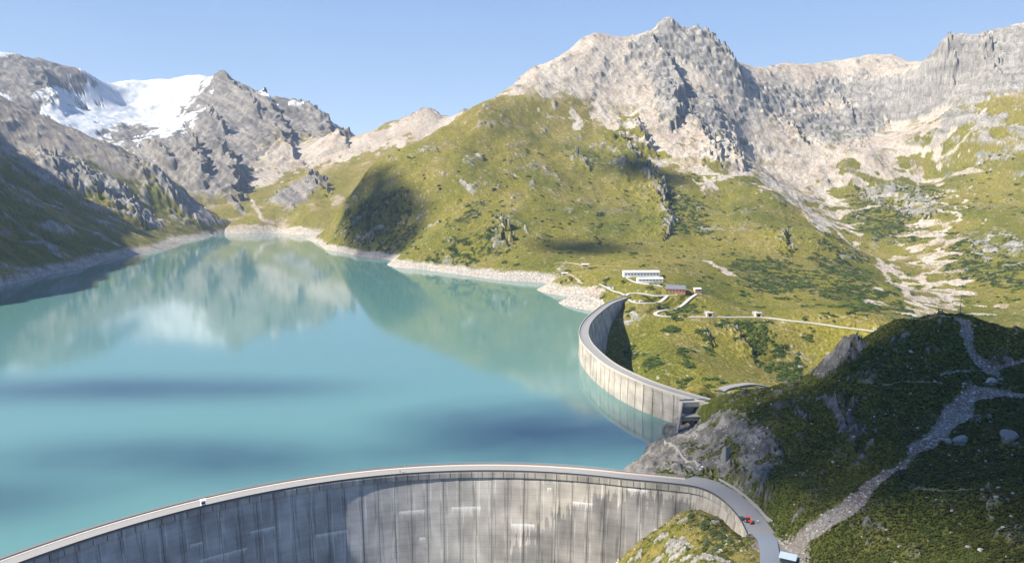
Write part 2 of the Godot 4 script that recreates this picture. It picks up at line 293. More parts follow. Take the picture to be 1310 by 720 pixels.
func grain_texture(size: int, s: int, wavelength: float, octaves: int, low: float, high: float, gain := 1.0) -> ImageTexture:
	var n := FastNoiseLite.new()
	noise(n, s, wavelength, octaves)
	var im := n.get_seamless_image(size, size)
	im.convert(Image.FORMAT_L8)
	var data := im.get_data()
	for i in data.size():
		data[i] = int(255.0 * lerpf(low, high, clampf((data[i] / 255.0 - 0.5) * gain + 0.5, 0, 1)))
	var out := ImageTexture.create_from_image(Image.create_from_data(size, size, false, Image.FORMAT_L8, data))
	return out

func lin(r: float, g: float, b: float) -> Color:
	return Color(r, g, b).linear_to_srgb()

func plain(called: String, c: Color, rough := 0.85, metal := 0.0) -> StandardMaterial3D:
	var m := StandardMaterial3D.new()
	m.albedo_color = c
	m.roughness = rough
	m.metallic = metal
	mats[called] = m
	return m

func set_materials() -> void:
	var grain := grain_texture(1024, 21, 16.0, 5, 0.58, 1.0, 1.7)
	var lumps := grain_texture(512, 22, 40.0, 6, 0.0, 1.0)
	var land := plain("land", Color.WHITE, 0.95)
	land.vertex_color_use_as_albedo = true
	land.albedo_texture = grain
	land.uv1_triplanar = true
	land.uv1_world_triplanar = true
	land.uv1_scale = Vector3.ONE / 260.0
	land.metallic_specular = 0.15
	land.heightmap_enabled = true
	land.heightmap_texture = lumps
	land.heightmap_scale = 70.0
	var near_land: StandardMaterial3D = land.duplicate()
	near_land.uv1_scale = Vector3.ONE / 43.0
	near_land.heightmap_scale = 45.0
	mats["near_land"] = near_land
	var ice := plain("ice", lin(0.57, 0.59, 0.61), 0.6)
	ice.vertex_color_use_as_albedo = true
	ice.albedo_texture = grain_texture(256, 23, 30.0, 4, 0.88, 1.0)
	ice.uv1_triplanar = true
	ice.uv1_world_triplanar = true
	ice.uv1_scale = Vector3.ONE / 400.0
	var water := plain("water", lin(0.08, 0.182, 0.175), 0.06)
	water.metallic_specular = 0.5
	var ripple := FastNoiseLite.new()
	noise(ripple, 31, 22.0, 4)
	var rip := ripple.get_seamless_image(512, 512)
	rip.convert(Image.FORMAT_RGBA8)
	rip.bump_map_to_normal_map(1.0)
	water.normal_enabled = true
	water.normal_texture = ImageTexture.create_from_image(rip)
	water.normal_scale = 0.05
	water.uv1_triplanar = true
	water.uv1_world_triplanar = true
	water.uv1_scale = Vector3(1, 1, 1) / 60.0
	var grit := grain_texture(256, 24, 20.0, 5, 0.78, 1.0)
	for a in [["asphalt", lin(0.28, 0.275, 0.27), 9.0], ["road_pale", lin(0.5, 0.48, 0.44), 9.0], ["paving_blue", lin(0.24, 0.27, 0.31), 7.0], ["concrete", lin(0.40, 0.38, 0.35), 11.0], ["concrete_pale", lin(0.55, 0.51, 0.45), 11.0], ["concrete_dark", lin(0.22, 0.22, 0.21), 11.0], ["stone", lin(0.27, 0.26, 0.25), 5.0], ["stone_pale", lin(0.42, 0.39, 0.35), 5.0]]:
		var m := plain(a[0], a[1], 0.9)
		m.albedo_texture = grit
		m.uv1_triplanar = true
		m.uv1_world_triplanar = true
		m.uv1_scale = Vector3.ONE / float(a[2])
	plain("white_paint", lin(0.78, 0.77, 0.74), 0.7)
	plain("grey_roof", lin(0.13, 0.14, 0.16), 0.6)
	plain("light_roof", lin(0.66, 0.68, 0.7), 0.45)
	plain("timber", lin(0.3, 0.15, 0.09), 0.8)
	plain("pink_wall", lin(0.5, 0.33, 0.26), 0.8)
	plain("glass", lin(0.03, 0.04, 0.05), 0.12)
	plain("steel", lin(0.42, 0.44, 0.45), 0.4, 0.6)
	plain("dark_metal", lin(0.05, 0.05, 0.055), 0.5)
	plain("tyre", lin(0.025, 0.025, 0.025), 0.85)
	plain("red_paint", lin(0.62, 0.05, 0.03), 0.35)
	plain("red_line", lin(0.3, 0.16, 0.12), 0.8)
	plain("skin", lin(0.5, 0.32, 0.23), 0.6)
	plain("cloth_dark", lin(0.03, 0.03, 0.04), 0.9)
	plain("cloth_white", lin(0.75, 0.75, 0.75), 0.9)
	plain("cloth_blue", lin(0.06, 0.1, 0.25), 0.9)
	plain("cloud", lin(0.9, 0.9, 0.9), 1.0)
	var leaf := plain("leaf", Color.WHITE, 0.8)
	leaf.vertex_color_use_as_albedo = true
	leaf.metallic_specular = 0.2

# ------------------------------------------------------------------ land
func columns(stops: Array, extra: int) -> PackedFloat32Array:
	# stops: [where, step] in units of 1/935 of the distance, from left to right
	var out := PackedFloat32Array()
	var p: float = stops[0][0] - extra
	var k := 0
	var last: float = stops[stops.size() - 1][0] + extra
	while p < last:
		out.append(p / 935.0)
		while k + 1 < stops.size() - 1 and p >= float(stops[k + 1][0]):
			k += 1
		p += float(stops[k][1])
	return out

func rows(from: float, to: float, step: float) -> PackedFloat32Array:
	var out := PackedFloat32Array()
	var d := from
	while d < to:
		out.append(d)
		d *= 1.0 + step
	return out

func fit(ctrl: Array, soft: float) -> PackedFloat64Array:
	# weights of a smooth surface through the surveyed points (x, d, height)
	var n := ctrl.size() / 3
	var m := n + 3
	var a: Array[PackedFloat64Array] = []
	for i in m:
		var r := PackedFloat64Array()
		r.resize(m + 1)
		a.append(r)
	for i in n:
		var xi: float = ctrl[3 * i] / 1000.0
		var di: float = ctrl[3 * i + 1] / 1000.0
		for j in n:
			var dx: float = xi - ctrl[3 * j] / 1000.0
			var dd: float = di - ctrl[3 * j + 1] / 1000.0
			a[i][j] = sqrt(dx * dx + dd * dd + soft * soft)
		a[i][n] = 1.0
		a[i][n + 1] = xi
		a[i][n + 2] = di
		a[n][i] = 1.0
		a[n + 1][i] = xi
		a[n + 2][i] = di
		a[i][m] = ctrl[3 * i + 2] / 1000.0
	for k in m:
		var best := k
		for i in range(k + 1, m):
			if absf(a[i][k]) > absf(a[best][k]):
				best = i
		var swap := a[k]
		a[k] = a[best]
		a[best] = swap
		var top := a[k]
		for i in range(k + 1, m):
			var row := a[i]
			var f := row[k] / top[k]
			if f != 0.0:
				for j in range(k, m + 1):
					row[j] -= f * top[j]
				a[i] = row
	var w := PackedFloat64Array()
	w.resize(m)
	for k in range(m - 1, -1, -1):
		var s := a[k][m]
		for j in range(k + 1, m):
			s -= a[k][j] * w[j]
		w[k] = s / a[k][k]
	return w

func make_ground(ctrl: Array, soft: float, us: PackedFloat32Array, ds: PackedFloat32Array, coarse: Vector2i) -> Ground:
	var g := Ground.new()
	g.us = us
	g.ds = ds
	var w := fit(ctrl, soft)
	var n := ctrl.size() / 3
	var px := PackedFloat64Array()
	var pd := PackedFloat64Array()
	for i in n:
		px.append(ctrl[3 * i] / 1000.0)
		pd.append(ctrl[3 * i + 1] / 1000.0)
	var im := Image.create(coarse.x, coarse.y, false, Image.FORMAT_RF)
	var s2 := soft * soft
	for i in coarse.y:
		var fi := clampf((i + 0.5) * ds.size() / coarse.y - 0.5, 0, ds.size() - 1)
		var d := lerpf(ds[int(fi)], ds[mini(int(fi) + 1, ds.size() - 1)], fi - int(fi)) / 1000.0
		for j in coarse.x:
			var fj := clampf((j + 0.5) * us.size() / coarse.x - 0.5, 0, us.size() - 1)
			var x := lerpf(us[int(fj)], us[mini(int(fj) + 1, us.size() - 1)], fj - int(fj)) * d
			var s := w[n] + w[n + 1] * x + w[n + 2] * d
			for k in n:
				var dx := x - px[k]
				var dd := d - pd[k]
				s += w[k] * sqrt(dx * dx + dd * dd + s2)
			im.set_pixel(j, i, Color(s * 1000.0, 0, 0))
	im.resize(us.size(), ds.size(), Image.INTERPOLATE_CUBIC)
	g.h = im.get_data().to_float32_array()
	g.col.resize(g.h.size())
	for k in 5:
		var l := PackedFloat32Array()
		l.resize(g.h.size())
		g.layer.append(l)
	return g

func paint(g: Ground, patches: Array) -> void:
	# lays scree 0, rock 1, snow 2, shrub 3 and path 4 over the land: strips of a given half width, or areas where that is 0
	var w := g.us.size()
	for p in patches:
		var l: PackedFloat32Array = g.layer[mini(p[0], 4)]
		var rad: float = p[1]
		var q: Array = p[2]
		var pts := PackedVector2Array()
		for i in range(0, q.size(), 2):
			pts.append(Vector2(q[i], q[i + 1]))
		if p[0] == 5:
			add_cliff(g, pts, rad)
			continue
		if rad > 0.0:
			for s in range(pts.size() - 1):
				var a := pts[s]
				var b := pts[s + 1]
				var far := rad * 1.8
				var d0 := minf(a.y, b.y) - far
				var d1 := maxf(a.y, b.y) + far
				var u0 := minf(a.x / a.y, b.x / b.y) - far / d0
				var u1 := maxf(a.x / a.y, b.x / b.y) + far / d0
				var j0: int = g.us.bsearch(u0)
				var j1: int = mini(g.us.bsearch(u1), w - 1)
				var ab := b - a
				var len2 := maxf(ab.length_squared(), 0.01)
				for i in range(g.ds.bsearch(d0), mini(g.ds.bsearch(d1), g.ds.size())):
					var d := g.ds[i]
					for j in range(j0, j1 + 1):
						var c := Vector2(g.us[j] * d, d)
						var t := clampf((c - a).dot(ab) / len2, 0, 1)
						var dist := c.distance_to(a + ab * t)
						if dist < far:
							var v := 1.0 - dist / rad + 1.15 * mid.get_noise_2d(c.x * 60.0 / (rad * 3 + 8), c.y * 60.0 / (rad * 3 + 8))
							v = clampf(v * 2.5, 0, 1)
							if v > l[i * w + j]:
								l[i * w + j] = v
		else:
			var lo := pts[0]
			var hi := pts[0]
			var ulo := 9.0
			var uhi := -9.0
			for v in pts:
				lo = lo.min(v)
				hi = hi.max(v)
				ulo = minf(ulo, v.x / v.y)
				uhi = maxf(uhi, v.x / v.y)
			var wob := lo.distance_to(hi) * 0.07
			var j0: int = g.us.bsearch(ulo - wob / lo.y)
			var j1: int = mini(g.us.bsearch(uhi + wob / lo.y), w - 1)
			for i in range(g.ds.bsearch(lo.y - wob), mini(g.ds.bsearch(hi.y + wob), g.ds.size())):
				var d := g.ds[i]
				for j in range(j0, j1 + 1):
					var c := Vector2(g.us[j] * d, d)
					var k := 90.0 / wob
					var e := c + wob * Vector2(mid.get_noise_2d(c.x * k, c.y * k), mid.get_noise_2d(c.x * k + 500.0, c.y * k)) * 1.3
					if Geometry2D.is_point_in_polygon(e, pts):
						l[i * w + j] = 1.0
		g.layer[p[0]] = l

func add_cliff(g: Ground, pts: PackedVector2Array, high: float) -> void:
	# the land rises towards the line from its left and breaks off on its right
	var w := g.us.size()
	var reach := high * 4.0
	var lo := pts[0]
	var hi := pts[0]
	for v in pts:
		lo = lo.min(v)
		hi = hi.max(v)
	lo -= Vector2(reach, reach * 0.5)
	hi += Vector2(high, reach * 0.5)
	var j0: int = maxi(g.us.bsearch(minf(lo.x / lo.y, lo.x / hi.y)), 0)
	var j1: int = mini(g.us.bsearch(maxf(hi.x / lo.y, hi.x / hi.y)), w - 1)
	for i in range(g.ds.bsearch(lo.y), mini(g.ds.bsearch(hi.y), g.ds.size())):
		var d := g.ds[i]
		for j in range(j0, j1 + 1):
			var c := Vector2(g.us[j] * d, d)
			var fq := 60.0 / maxf(high, 5.0)
			c += Vector2(mid.get_noise_2d(c.x * fq, c.y * fq), mid.get_noise_2d(c.x * fq, c.y * fq + 300.0)) * high * (0.6 if high > 40.0 else 1.2)
			var best := 1e9
			var side := 0.0
			for s in range(pts.size() - 1):
				var a := pts[s]
				var ab := pts[s + 1] - a
				var t := clampf((c - a).dot(ab) / ab.length_squared(), 0, 1)
				var q := c - a - ab * t
				if q.length() < best:
					best = q.length()
					side = signf(-(ab.y * q.x - ab.x * q.y)) if ab.y < 0.0 else signf(ab.y * q.x - ab.x * q.y)
			if best < reach:
				var up := 1.0 - best / reach
				up = up * up
				if side > 0.0:
					up = maxf(0.0, 1.0 - best / (high * 0.3))
				g.h[i * w + j] += up * high
				if side > 0.0 and best < high * 0.4 or best < high * 0.12:
					g.layer[1][i * w + j] = 1.0

func smooth(a: float, b: float, v: float) -> float:
	var t := clampf((v - a) / (b - a), 0, 1)
	return t * t * (3 - 2 * t)

const GRASS := Color(0.225, 0.205, 0.042)
const GRASS_DEEP := Color(0.12, 0.135, 0.028)
const GRASS_DRY := Color(0.30, 0.24, 0.082)
const SHRUB := Color(0.035, 0.055, 0.016)
const SCREE := Color(0.56, 0.50, 0.42)
const SCREE_WARM := Color(0.45, 0.375, 0.305)
# the rock is banded: grey gneiss with paler beds of quartz, laid by its own noise
const GNEISS := Color(0.235, 0.225, 0.21)
const GNEISS_QUARTZ := Color(0.40, 0.38, 0.35)
const SHORE := Color(0.52, 0.47, 0.40)

func relief_mountain(g: Ground) -> void:
	var w := g.us.size()
	var base := g.h.duplicate()
	var scree: PackedFloat32Array = g.layer[0]
	var rock: PackedFloat32Array = g.layer[1]
	var shrub: PackedFloat32Array = g.layer[3]
	for i in g.ds.size():
		var d := g.ds[i]
		var far := smooth(1000, 2200, d)
		for j in w:
			var k := i * w + j
			var x := g.us[j] * d
			var h := base[k]
			var i0 := maxi(i - 3, 0) * w + j
			var i1 := mini(i + 3, g.ds.size() - 1) * w + j
			var sd := (base[i1] - base[i0]) / (g.ds[mini(i + 3, g.ds.size() - 1)] - g.ds[maxi(i - 3, 0)])
			var a := big.get_noise_2d(x * 1.3, d * 0.8)
			var b := mid.get_noise_3d(x, h * 0.9, d * 0.8)
			var c := fine.get_noise_3d(x * 0.8, h * 0.9, d * 0.8)
			var e := speck.get_noise_3d(x * 0.8, h * 0.9, d * 0.8)
			var r := ridge.get_noise_2d(x * 0.85, d * 0.6)
			if d < 620.0 and x < 150.0:
				h -= 60.0 * smooth(124.0, 114.0, x)
			var land := smooth(-40, 20, h)
			var s := maxf(scree[k], smooth(430, 520, h + 70.0 * b))
			var rk := rock[k]
			# outcrops where the slope steepens
			var sx := (base[i * w + mini(j + 3, w - 1)] - base[i * w + maxi(j - 3, 0)]) / (6.0 * d * 1.35 / 935.0)
			var steep := sqrt(sd * sd + sx * sx)
			rk = maxf(rk, smooth(0.95, 1.15, steep + 0.45 * b + 0.2 * c) * smooth(200, 340, h) * 0.9)
			rk = maxf(rk, smooth(0.46, 0.62, b + 0.35 * c + 0.2 * a) * smooth(0.25, 0.45, sd) * 0.6)
			if s > 0.3:
				rk = maxf(rk, smooth(0.3, 0.5, r * 0.4 + b * 0.8 - 0.1) * smooth(250, 420, h) * 0.7)
			h += land * (a * 8.0 * (0.35 + far) + b * 3.2 * (0.4 + far) + c * 0.9 * (0.5 + far))
			h += land * far * (r - 0.2) * (3.0 + 3.0 * s)
			if rk > 0.0:
				var cr := crag.get_noise_3d(x * 0.4, h * 0.35, d * 0.3)
				h += rk * ((r * 6.0 + cr * 4.0) * (0.2 + far) + c * 1.3)
				h += rk * far * 5.0 * sin(h * 0.17 + x * 0.02 + 7.0 * a + 2.5 * b)
			if s > 0.0:
				h += s * (c * 1.5 + e)
			g.h[k] = h
			# colours
			var col := GRASS.lerp(GRASS_DEEP, clampf(0.38 + a * 0.9 + b * 0.5, 0, 1))
			col = col.lerp(GRASS_DRY, clampf(0.15 + b * 0.9 - a * 0.4 + smooth(150, 480, h) * 0.45, 0, 0.85))
			col = col.lerp(SHRUB, smooth(0.05, 0.4, c + 0.5 * b - 0.3) * 0.5 * (1.0 - smooth(250, 420, h)))
			var sh := shrub[k]
			if sh > 0.0:
				col = col.lerp(SHRUB, sh * smooth(-0.12, 0.2, c + 0.4 * b))
			col = col.lerp(GNEISS_QUARTZ, smooth(0.5, 0.68, e + 0.25 * b) * 0.6)
			if s > 0.0:
				var tone := SCREE.lerp(SCREE_WARM, clampf(0.4 + a * 0.8 + b * 0.8, 0, 1))
				tone = tone.lerp(GRASS_DRY, smooth(0.1, 0.4, b - a * 0.4) * (1.0 - smooth(350, 600, h)) * 0.5)
				col = col.lerp(tone, s * smooth(-0.7, -0.25, c + s * 0.5))
			if rk > 0.0:
				var tn := strata.get_noise_3d(x * 0.15, h * 1.6, d * 0.15)
				var rc := GNEISS.lerp(GNEISS_QUARTZ, clampf(0.5 + tn * 1.1 + c * 0.6, 0, 1))
				rc = rc.lerp(GRASS_DEEP, smooth(0.1, 0.4, b - 0.6 * r) * (1.0 - smooth(300, 500, h)) * 0.55)
				var low := 1.0 - smooth(300, 420, h)
				col = col.lerp(rc, smooth(0.15 + 0.2 * low, 0.6 + 0.15 * low, rk * (1.0 - 0.35 * low) + 0.5 * c + 0.2 * e + 0.9 * low * b))
			var up := h - WATER + 3.0 * c
			if up < 16.0 and d > 1000.0 and x < 130.0:
				col = col.lerp(SHORE.lerp(GNEISS_QUARTZ, clampf(0.4 + c, 0, 1)), smooth(16.0, 10.0, up + 4.0 * b))
			col = col * (1.0 + 0.34 * e + 0.2 * c)
			col.a = 1.0
			g.col[k] = col

func relief_massif(g: Ground) -> void:
	var w := g.us.size()
	var scree: PackedFloat32Array = g.layer[0]
	var rock: PackedFloat32Array = g.layer[1]
	var snow: PackedFloat32Array = g.layer[2]
	for i in g.ds.size():
		var d := g.ds[i]
		for j in w:
			var k := i * w + j
			var x := g.us[j] * d
			var h := g.h[k]
			var land := smooth(-25, 60, h)
			var a := big.get_noise_2d(x, d)
			var b := mid.get_noise_3d(x * 0.6, h * 0.6, d * 0.5)
			var c := fine.get_noise_3d(x * 0.45, h * 0.5, d * 0.4)
			var e := speck.get_noise_3d(x * 0.5, h * 0.5, d * 0.45)
			# beds that dip to the right
			var st := ridge.get_noise_2d((x * 0.8 + d * 0.5), (h * 1.3 + x * 0.55) * 1.1)
			var cr := crag.get_noise_3d(x * 0.16 + h * 0.1, h * 0.25, d * 0.12)
			var s := snow[k]
			var rk := rock[k]
			rk = maxf(rk, smooth(430, 520, h + 60.0 * b) * (1.0 - scree[k]))
			if g.us[j] < -0.36:
				rk = maxf(rk, smooth(70, 150, h + 50.0 * b))
			var bare := maxf(rk, scree[k] * 0.4)
			h += land * (a * 15.0 + b * 6.0 * (1.0 - s * 0.8))
			h += (1.0 - s) * bare * ((st - 0.1) * 12.0 + (cr - 0.1) * 4.0 + c * 1.5)
			h += (1.0 - s) * rk * 6.0 * sin(h * 0.09 + x * 0.035 + 5.0 * a + 2.0 * b)
			h += s * (6.0 + c * 2.5 + b * 5.0)
			g.h[k] = h
			var col := GRASS.lerp(GRASS_DRY, clampf(0.45 + b + smooth(100, 350, h) * 0.4, 0, 1)).lerp(GRASS_DEEP, smooth(0, 0.5, c) * 0.5)
			col = col.lerp(SCREE.lerp(SCREE_WARM, clampf(0.5 + b, 0, 1)), maxf(scree[k], smooth(0.25, 0.5, b + 0.4 * c) * 0.7))
			var tn := strata.get_noise_2d(x * 0.08, h * 0.9 + x * 0.4)
			var rc := Color(0.2, 0.185, 0.17).lerp(Color(0.36, 0.33, 0.295), clampf(0.42 + tn * 1.2 + c * 0.5, 0, 1))
			col = col.lerp(rc, rk)
			var up := h - WATER
			if up < 30.0:
				col = col.lerp(SHORE, smooth(30.0, 8.0, up + 8.0 * b))
			if s > 0.0:
				col = Color(1, 1, 1).lerp(Color(0.66, 0.7, 0.75), smooth(0.0, 0.45, b + 0.6 * c) * 0.8)
				col = col.lerp(Color(0.5, 0.48, 0.46), smooth(0.3, 0.5, e + 0.4 * b) * 0.35)
			else:
				col = col * (1.0 + 0.36 * e + 0.15 * c)
			col.a = 1.0
			g.col[k] = col

func relief_hillside(g: Ground) -> void:
	var w := g.us.size()
	var scree: PackedFloat32Array = g.layer[0]
	var rock: PackedFloat32Array = g.layer[1]
	for i in g.ds.size():
		var d := g.ds[i]
		for j in w:
			var k := i * w + j
			var x := g.us[j] * d
			var h := g.h[k]
			var land := smooth(-40, 40, h)
			var a := big.get_noise_2d(x * 0.7, d * 1.3)
			var b := mid.get_noise_3d(x * 0.8, h * 0.8, d)
			var c := fine.get_noise_3d(x * 0.7, h * 0.7, d * 0.6)
			var e := speck.get_noise_3d(x * 0.7, h * 0.7, d * 0.6)
			var r := ridge.get_noise_2d(x * 0.7, d * 1.2)
			var rk := maxf(rock[k], smooth(0.2, 0.45, b + 0.4 * r - 0.1) * 0.7 * land)
			h += land * (a * 14.0 + b * 5.0 + (r - 0.2) * 8.0 + c * 1.2)
			if rk > 0.0:
				h += rk * land * (crag.get_noise_3d(x * 0.3, h * 0.3, d * 0.35) * 6.0 + r * 9.0)
			g.h[k] = h
			var col := GRASS_DEEP.lerp(GRASS_DRY, clampf(0.35 + b + a * 0.5, 0, 1)).lerp(SHRUB, smooth(0.1, 0.4, c + 0.3 * b) * 0.5)
			col = col.lerp(SCREE_WARM.lerp(GNEISS, 0.5), maxf(scree[k], smooth(120, 420, h + 90 * b) * 0.85) * smooth(-0.6, 0.1, c + 0.3))
			var tn := strata.get_noise_3d(x * 0.2, h * 1.3, d * 0.2)
			col = col.lerp(GNEISS.lerp(GNEISS_QUARTZ, clampf(0.3 + tn + c * 0.7, 0, 1)), smooth(0.2, 0.6, rk + 0.4 * c))
			var up := h - WATER + 3.0 * c
			if up < 18.0:
				col = col.lerp(SHORE.lerp(GNEISS, clampf(0.4 + c, 0, 1)), smooth(18.0, 10.0, up + 4.0 * b))
			col = col * (1.0 + 0.36 * e + 0.15 * c)
			col.a = 1.0
			g.col[k] = col

func relief_knob(g: Ground) -> void:
	var w := g.us.size()
	var scree: PackedFloat32Array = g.layer[0]
	var rock: PackedFloat32Array = g.layer[1]
	var path: PackedFloat32Array = g.layer[4]
	for i in g.ds.size():
		var d := g.ds[i]
		for j in w:
			var k := i * w + j
			var x := g.us[j] * d
			var h := g.h[k]
			var a := big.get_noise_2d(x * 5.0, d * 5.0)
			var b := mid.get_noise_2d(x * 3.0, d * 3.0)
			var c := fine.get_noise_2d(x * 3.0, d * 3.0)
			var e := speck.get_noise_2d(x * 3.5, d * 3.5)
			var r := ridge.get_noise_2d(x * 6.0, d * 6.0)
			var flat := smooth(6.0, 14.0, near_dam_gap(x, d))
			h -= 70.0 * downstream(x, d)
			var s := scree[k]
			var rk := maxf(rock[k], smooth(0.37, 0.52, b + 0.3 * c) * 0.8 * (1.0 - s))
			if h < -1.0:
				rk = maxf(rk, smooth(-1.0, -6.0, h + b * 3.0))
			rk *= flat
			h += flat * (a * 2.2 + b * 1.3 + c * 0.35 + (r - 0.2) * 0.8)
			if rk > 0.0:
				h += rk * (crag.get_noise_3d(x * 2.2, h * 1.6, d * 2.2) * 2.0 + r * 2.4 + e * 0.3)
			if flat < 1.0:
				h = minf(h, lerpf(-0.5, h, flat))
			if s > 0.0:
				h += s * flat * (-0.7 + c * 0.3 + e * 0.22)
			# the basin in front of the spillway
			var basin := smooth(1.25, 0.75, Vector2((x - 116.0) / 20.0, (d - 484.0) / 24.0).length())
			if basin > 0.0:
				h = lerpf(h, minf(h, -17.0 + 1.5 * b), basin)
			g.h[k] = h
			var col := Color(0.085, 0.118, 0.024).lerp(Color(0.15, 0.165, 0.04), clampf(0.4 + a * 0.7 + b * 0.5, 0, 1)).lerp(SHRUB, smooth(0.0, 0.45, c + 0.5 * b) * 0.55)
			col = col.lerp(GRASS_DRY * 0.8, clampf(0.06 + e * 0.5 - a * 0.45, 0, 0.6))
			if s > 0.0:
				var tone := Color(0.33, 0.295, 0.26).lerp(Color(0.26, 0.19, 0.155), clampf(0.4 + a * 1.3 + b * 0.8, 0, 1))
				tone = tone.lerp(Color(0.42, 0.4, 0.37), smooth(0.25, 0.5, e))
				col = col.lerp(tone, s)
			if path[k] > 0.0:
				col = col.lerp(Color(0.33, 0.28, 0.18), path[k] * 0.85)
			if rk > 0.0:
				var tn := strata.get_noise_3d(x * 1.5, h * 5.0, d * 1.5)
				var rc := Color(0.15, 0.143, 0.135).lerp(Color(0.33, 0.31, 0.285), clampf(0.42 + tn * 1.3 + c * 0.7, 0, 1))
				rc = rc.lerp(GRASS_DEEP, smooth(0.0, 0.3, b - 0.5 * r - 0.05) * 0.8 * smooth(-10, -2, h))
				col = col.lerp(rc, smooth(0.2, 0.55, rk + 0.45 * c + 0.2 * e))
			col = col * (1.0 + 0.3 * e)
			col.a = 1.0
			g.col[k] = col

func relief_knoll(g: Ground) -> void:
	var w := g.us.size()
	var rock: PackedFloat32Array = g.layer[1]
	var shrub: PackedFloat32Array = g.layer[3]
	for i in g.ds.size():
		var d := g.ds[i]
		for j in w:
			var k := i * w + j
			var x := g.us[j] * d
			var h := g.h[k]
			var b := mid.get_noise_2d(x * 4.0, d * 4.0)
			var c := fine.get_noise_2d(x * 3.0, d * 3.0)
			var e := speck.get_noise_2d(x * 3.5, d * 3.5)
			var r := ridge.get_noise_2d(x * 6.0, d * 6.0)
			var flat := smooth(3.0, 9.0, near_dam_gap(x, d) - 9.0)
			var rk := maxf(rock[k] * smooth(-0.3, 0.3, b + c * 0.5), smooth(0.3, 0.5, b + 0.3 * c))
			h += (0.3 + 0.7 * flat) * (b * 1.3 + c * 0.5 + rk * (r * 1.2 + e * 0.4))
			g.h[k] = h
			var col := GRASS.lerp(GRASS_DEEP, clampf(0.5 + b + c * 0.4, 0, 1)).lerp(GRASS_DRY, clampf(0.3 - b + e * 0.5, 0, 0.8))
			col = col.lerp(SHRUB, smooth(0.0, 0.35, c + 0.4 * shrub[k] - 0.1) * 0.6)
			col = col.lerp(GNEISS.lerp(GNEISS_QUARTZ, clampf(0.5 + c + e * 0.5, 0, 1)), smooth(0.25, 0.6, rk + 0.4 * e))
			col = col * (1.0 + 0.3 * e)
			col.a = 1.0
			g.col[k] = col

func surface(called: String, g: Ground, material: String, _cell: float, snow_cut := -1.0) -> void:
	var w := g.us.size()
	var n := g.ds.size()
	var pos := PackedVector3Array()
	var nor := PackedVector3Array()
	pos.resize(w * n)
	nor.resize(w * n)
	for i in n:
		var d := g.ds[i]
		for j in w:
			pos[i * w + j] = Vector3(g.us[j] * d, g.h[i * w + j], -d)
	for i in n:
		var ia := maxi(i - 1, 0) * w
		var ib := mini(i + 1, n - 1) * w
		for j in w:
			nor[i * w + j] = (pos[i * w + mini(j + 1, w - 1)] - pos[i * w + maxi(j - 1, 0)]).cross(pos[ib + j] - pos[ia + j]).normalized()
	var idx := PackedInt32Array()
	var ice := PackedInt32Array()
	var snow: PackedFloat32Array = g.layer[2]
	for i in n - 1:
		for j in w - 1:
			var a := i * w + j
			# what lies deep under the lake is never seen
			if pos[a].y < -125.0:
				continue
			if snow_cut > 0.0 and snow[a] > snow_cut:
				ice.append_array([a, a + w, a + 1, a + 1, a + w, a + w + 1])
			else:
				idx.append_array([a, a + w, a + 1, a + 1, a + w, a + w + 1])
	for part in [[called, idx, material], ["glacier", ice, "ice"]]:
		if part[1].is_empty():
			continue
		var arr := []
		arr.resize(Mesh.ARRAY_MAX)
		arr[Mesh.ARRAY_VERTEX] = pos
		arr[Mesh.ARRAY_NORMAL] = nor
		arr[Mesh.ARRAY_COLOR] = g.col
		arr[Mesh.ARRAY_INDEX] = part[1]
		var mesh := ArrayMesh.new()
		mesh.add_surface_from_arrays(Mesh.PRIMITIVE_TRIANGLES, arr)
		var o := add_mesh(part[0], mesh, part[2], self)
		o.set_meta("kind", "structure")

func make_lake() -> void:
	var outline := PackedVector2Array()
	for p in near_line(4.0):
		outline.append(p.p + p.n * 1.0)
	outline.append_array([Vector2(125, 400), Vector2(130, 470)])
	for p in far_line(6.0):
		outline.append(p.p + p.n * 1.0)
	outline.append_array([Vector2(230, 1100), Vector2(200, 1400), Vector2(-50, 1800), Vector2(-400, 2750), Vector2(-1000, 3050), Vector2(-1500, 3000), Vector2(-1500, 1500), Vector2(-1100, 800), Vector2(-700, 260), Vector2(-330, 180)])
	var tri := Geometry2D.triangulate_polygon(outline)
	var st := SurfaceTool.new()
	st.begin(Mesh.PRIMITIVE_TRIANGLES)
	st.set_normal(Vector3.UP)
	for p in outline:
		st.set_normal(Vector3.UP)
		st.add_vertex(Vector3(p.x, WATER, -p.y))
	for t in range(0, tri.size(), 3):
		var a := outline[tri[t]]
		var b := outline[tri[t + 1]]
		var c := outline[tri[t + 2]]
		var flip := (b - a).cross(c - a) < 0.0
		st.add_index(tri[t])
		st.add_index(tri[t + 1] if flip else tri[t + 2])
		st.add_index(tri[t + 2] if flip else tri[t + 1])
	var o := add_mesh("lake_water", st.commit(), "water", self)
	o.set_meta("kind", "structure")

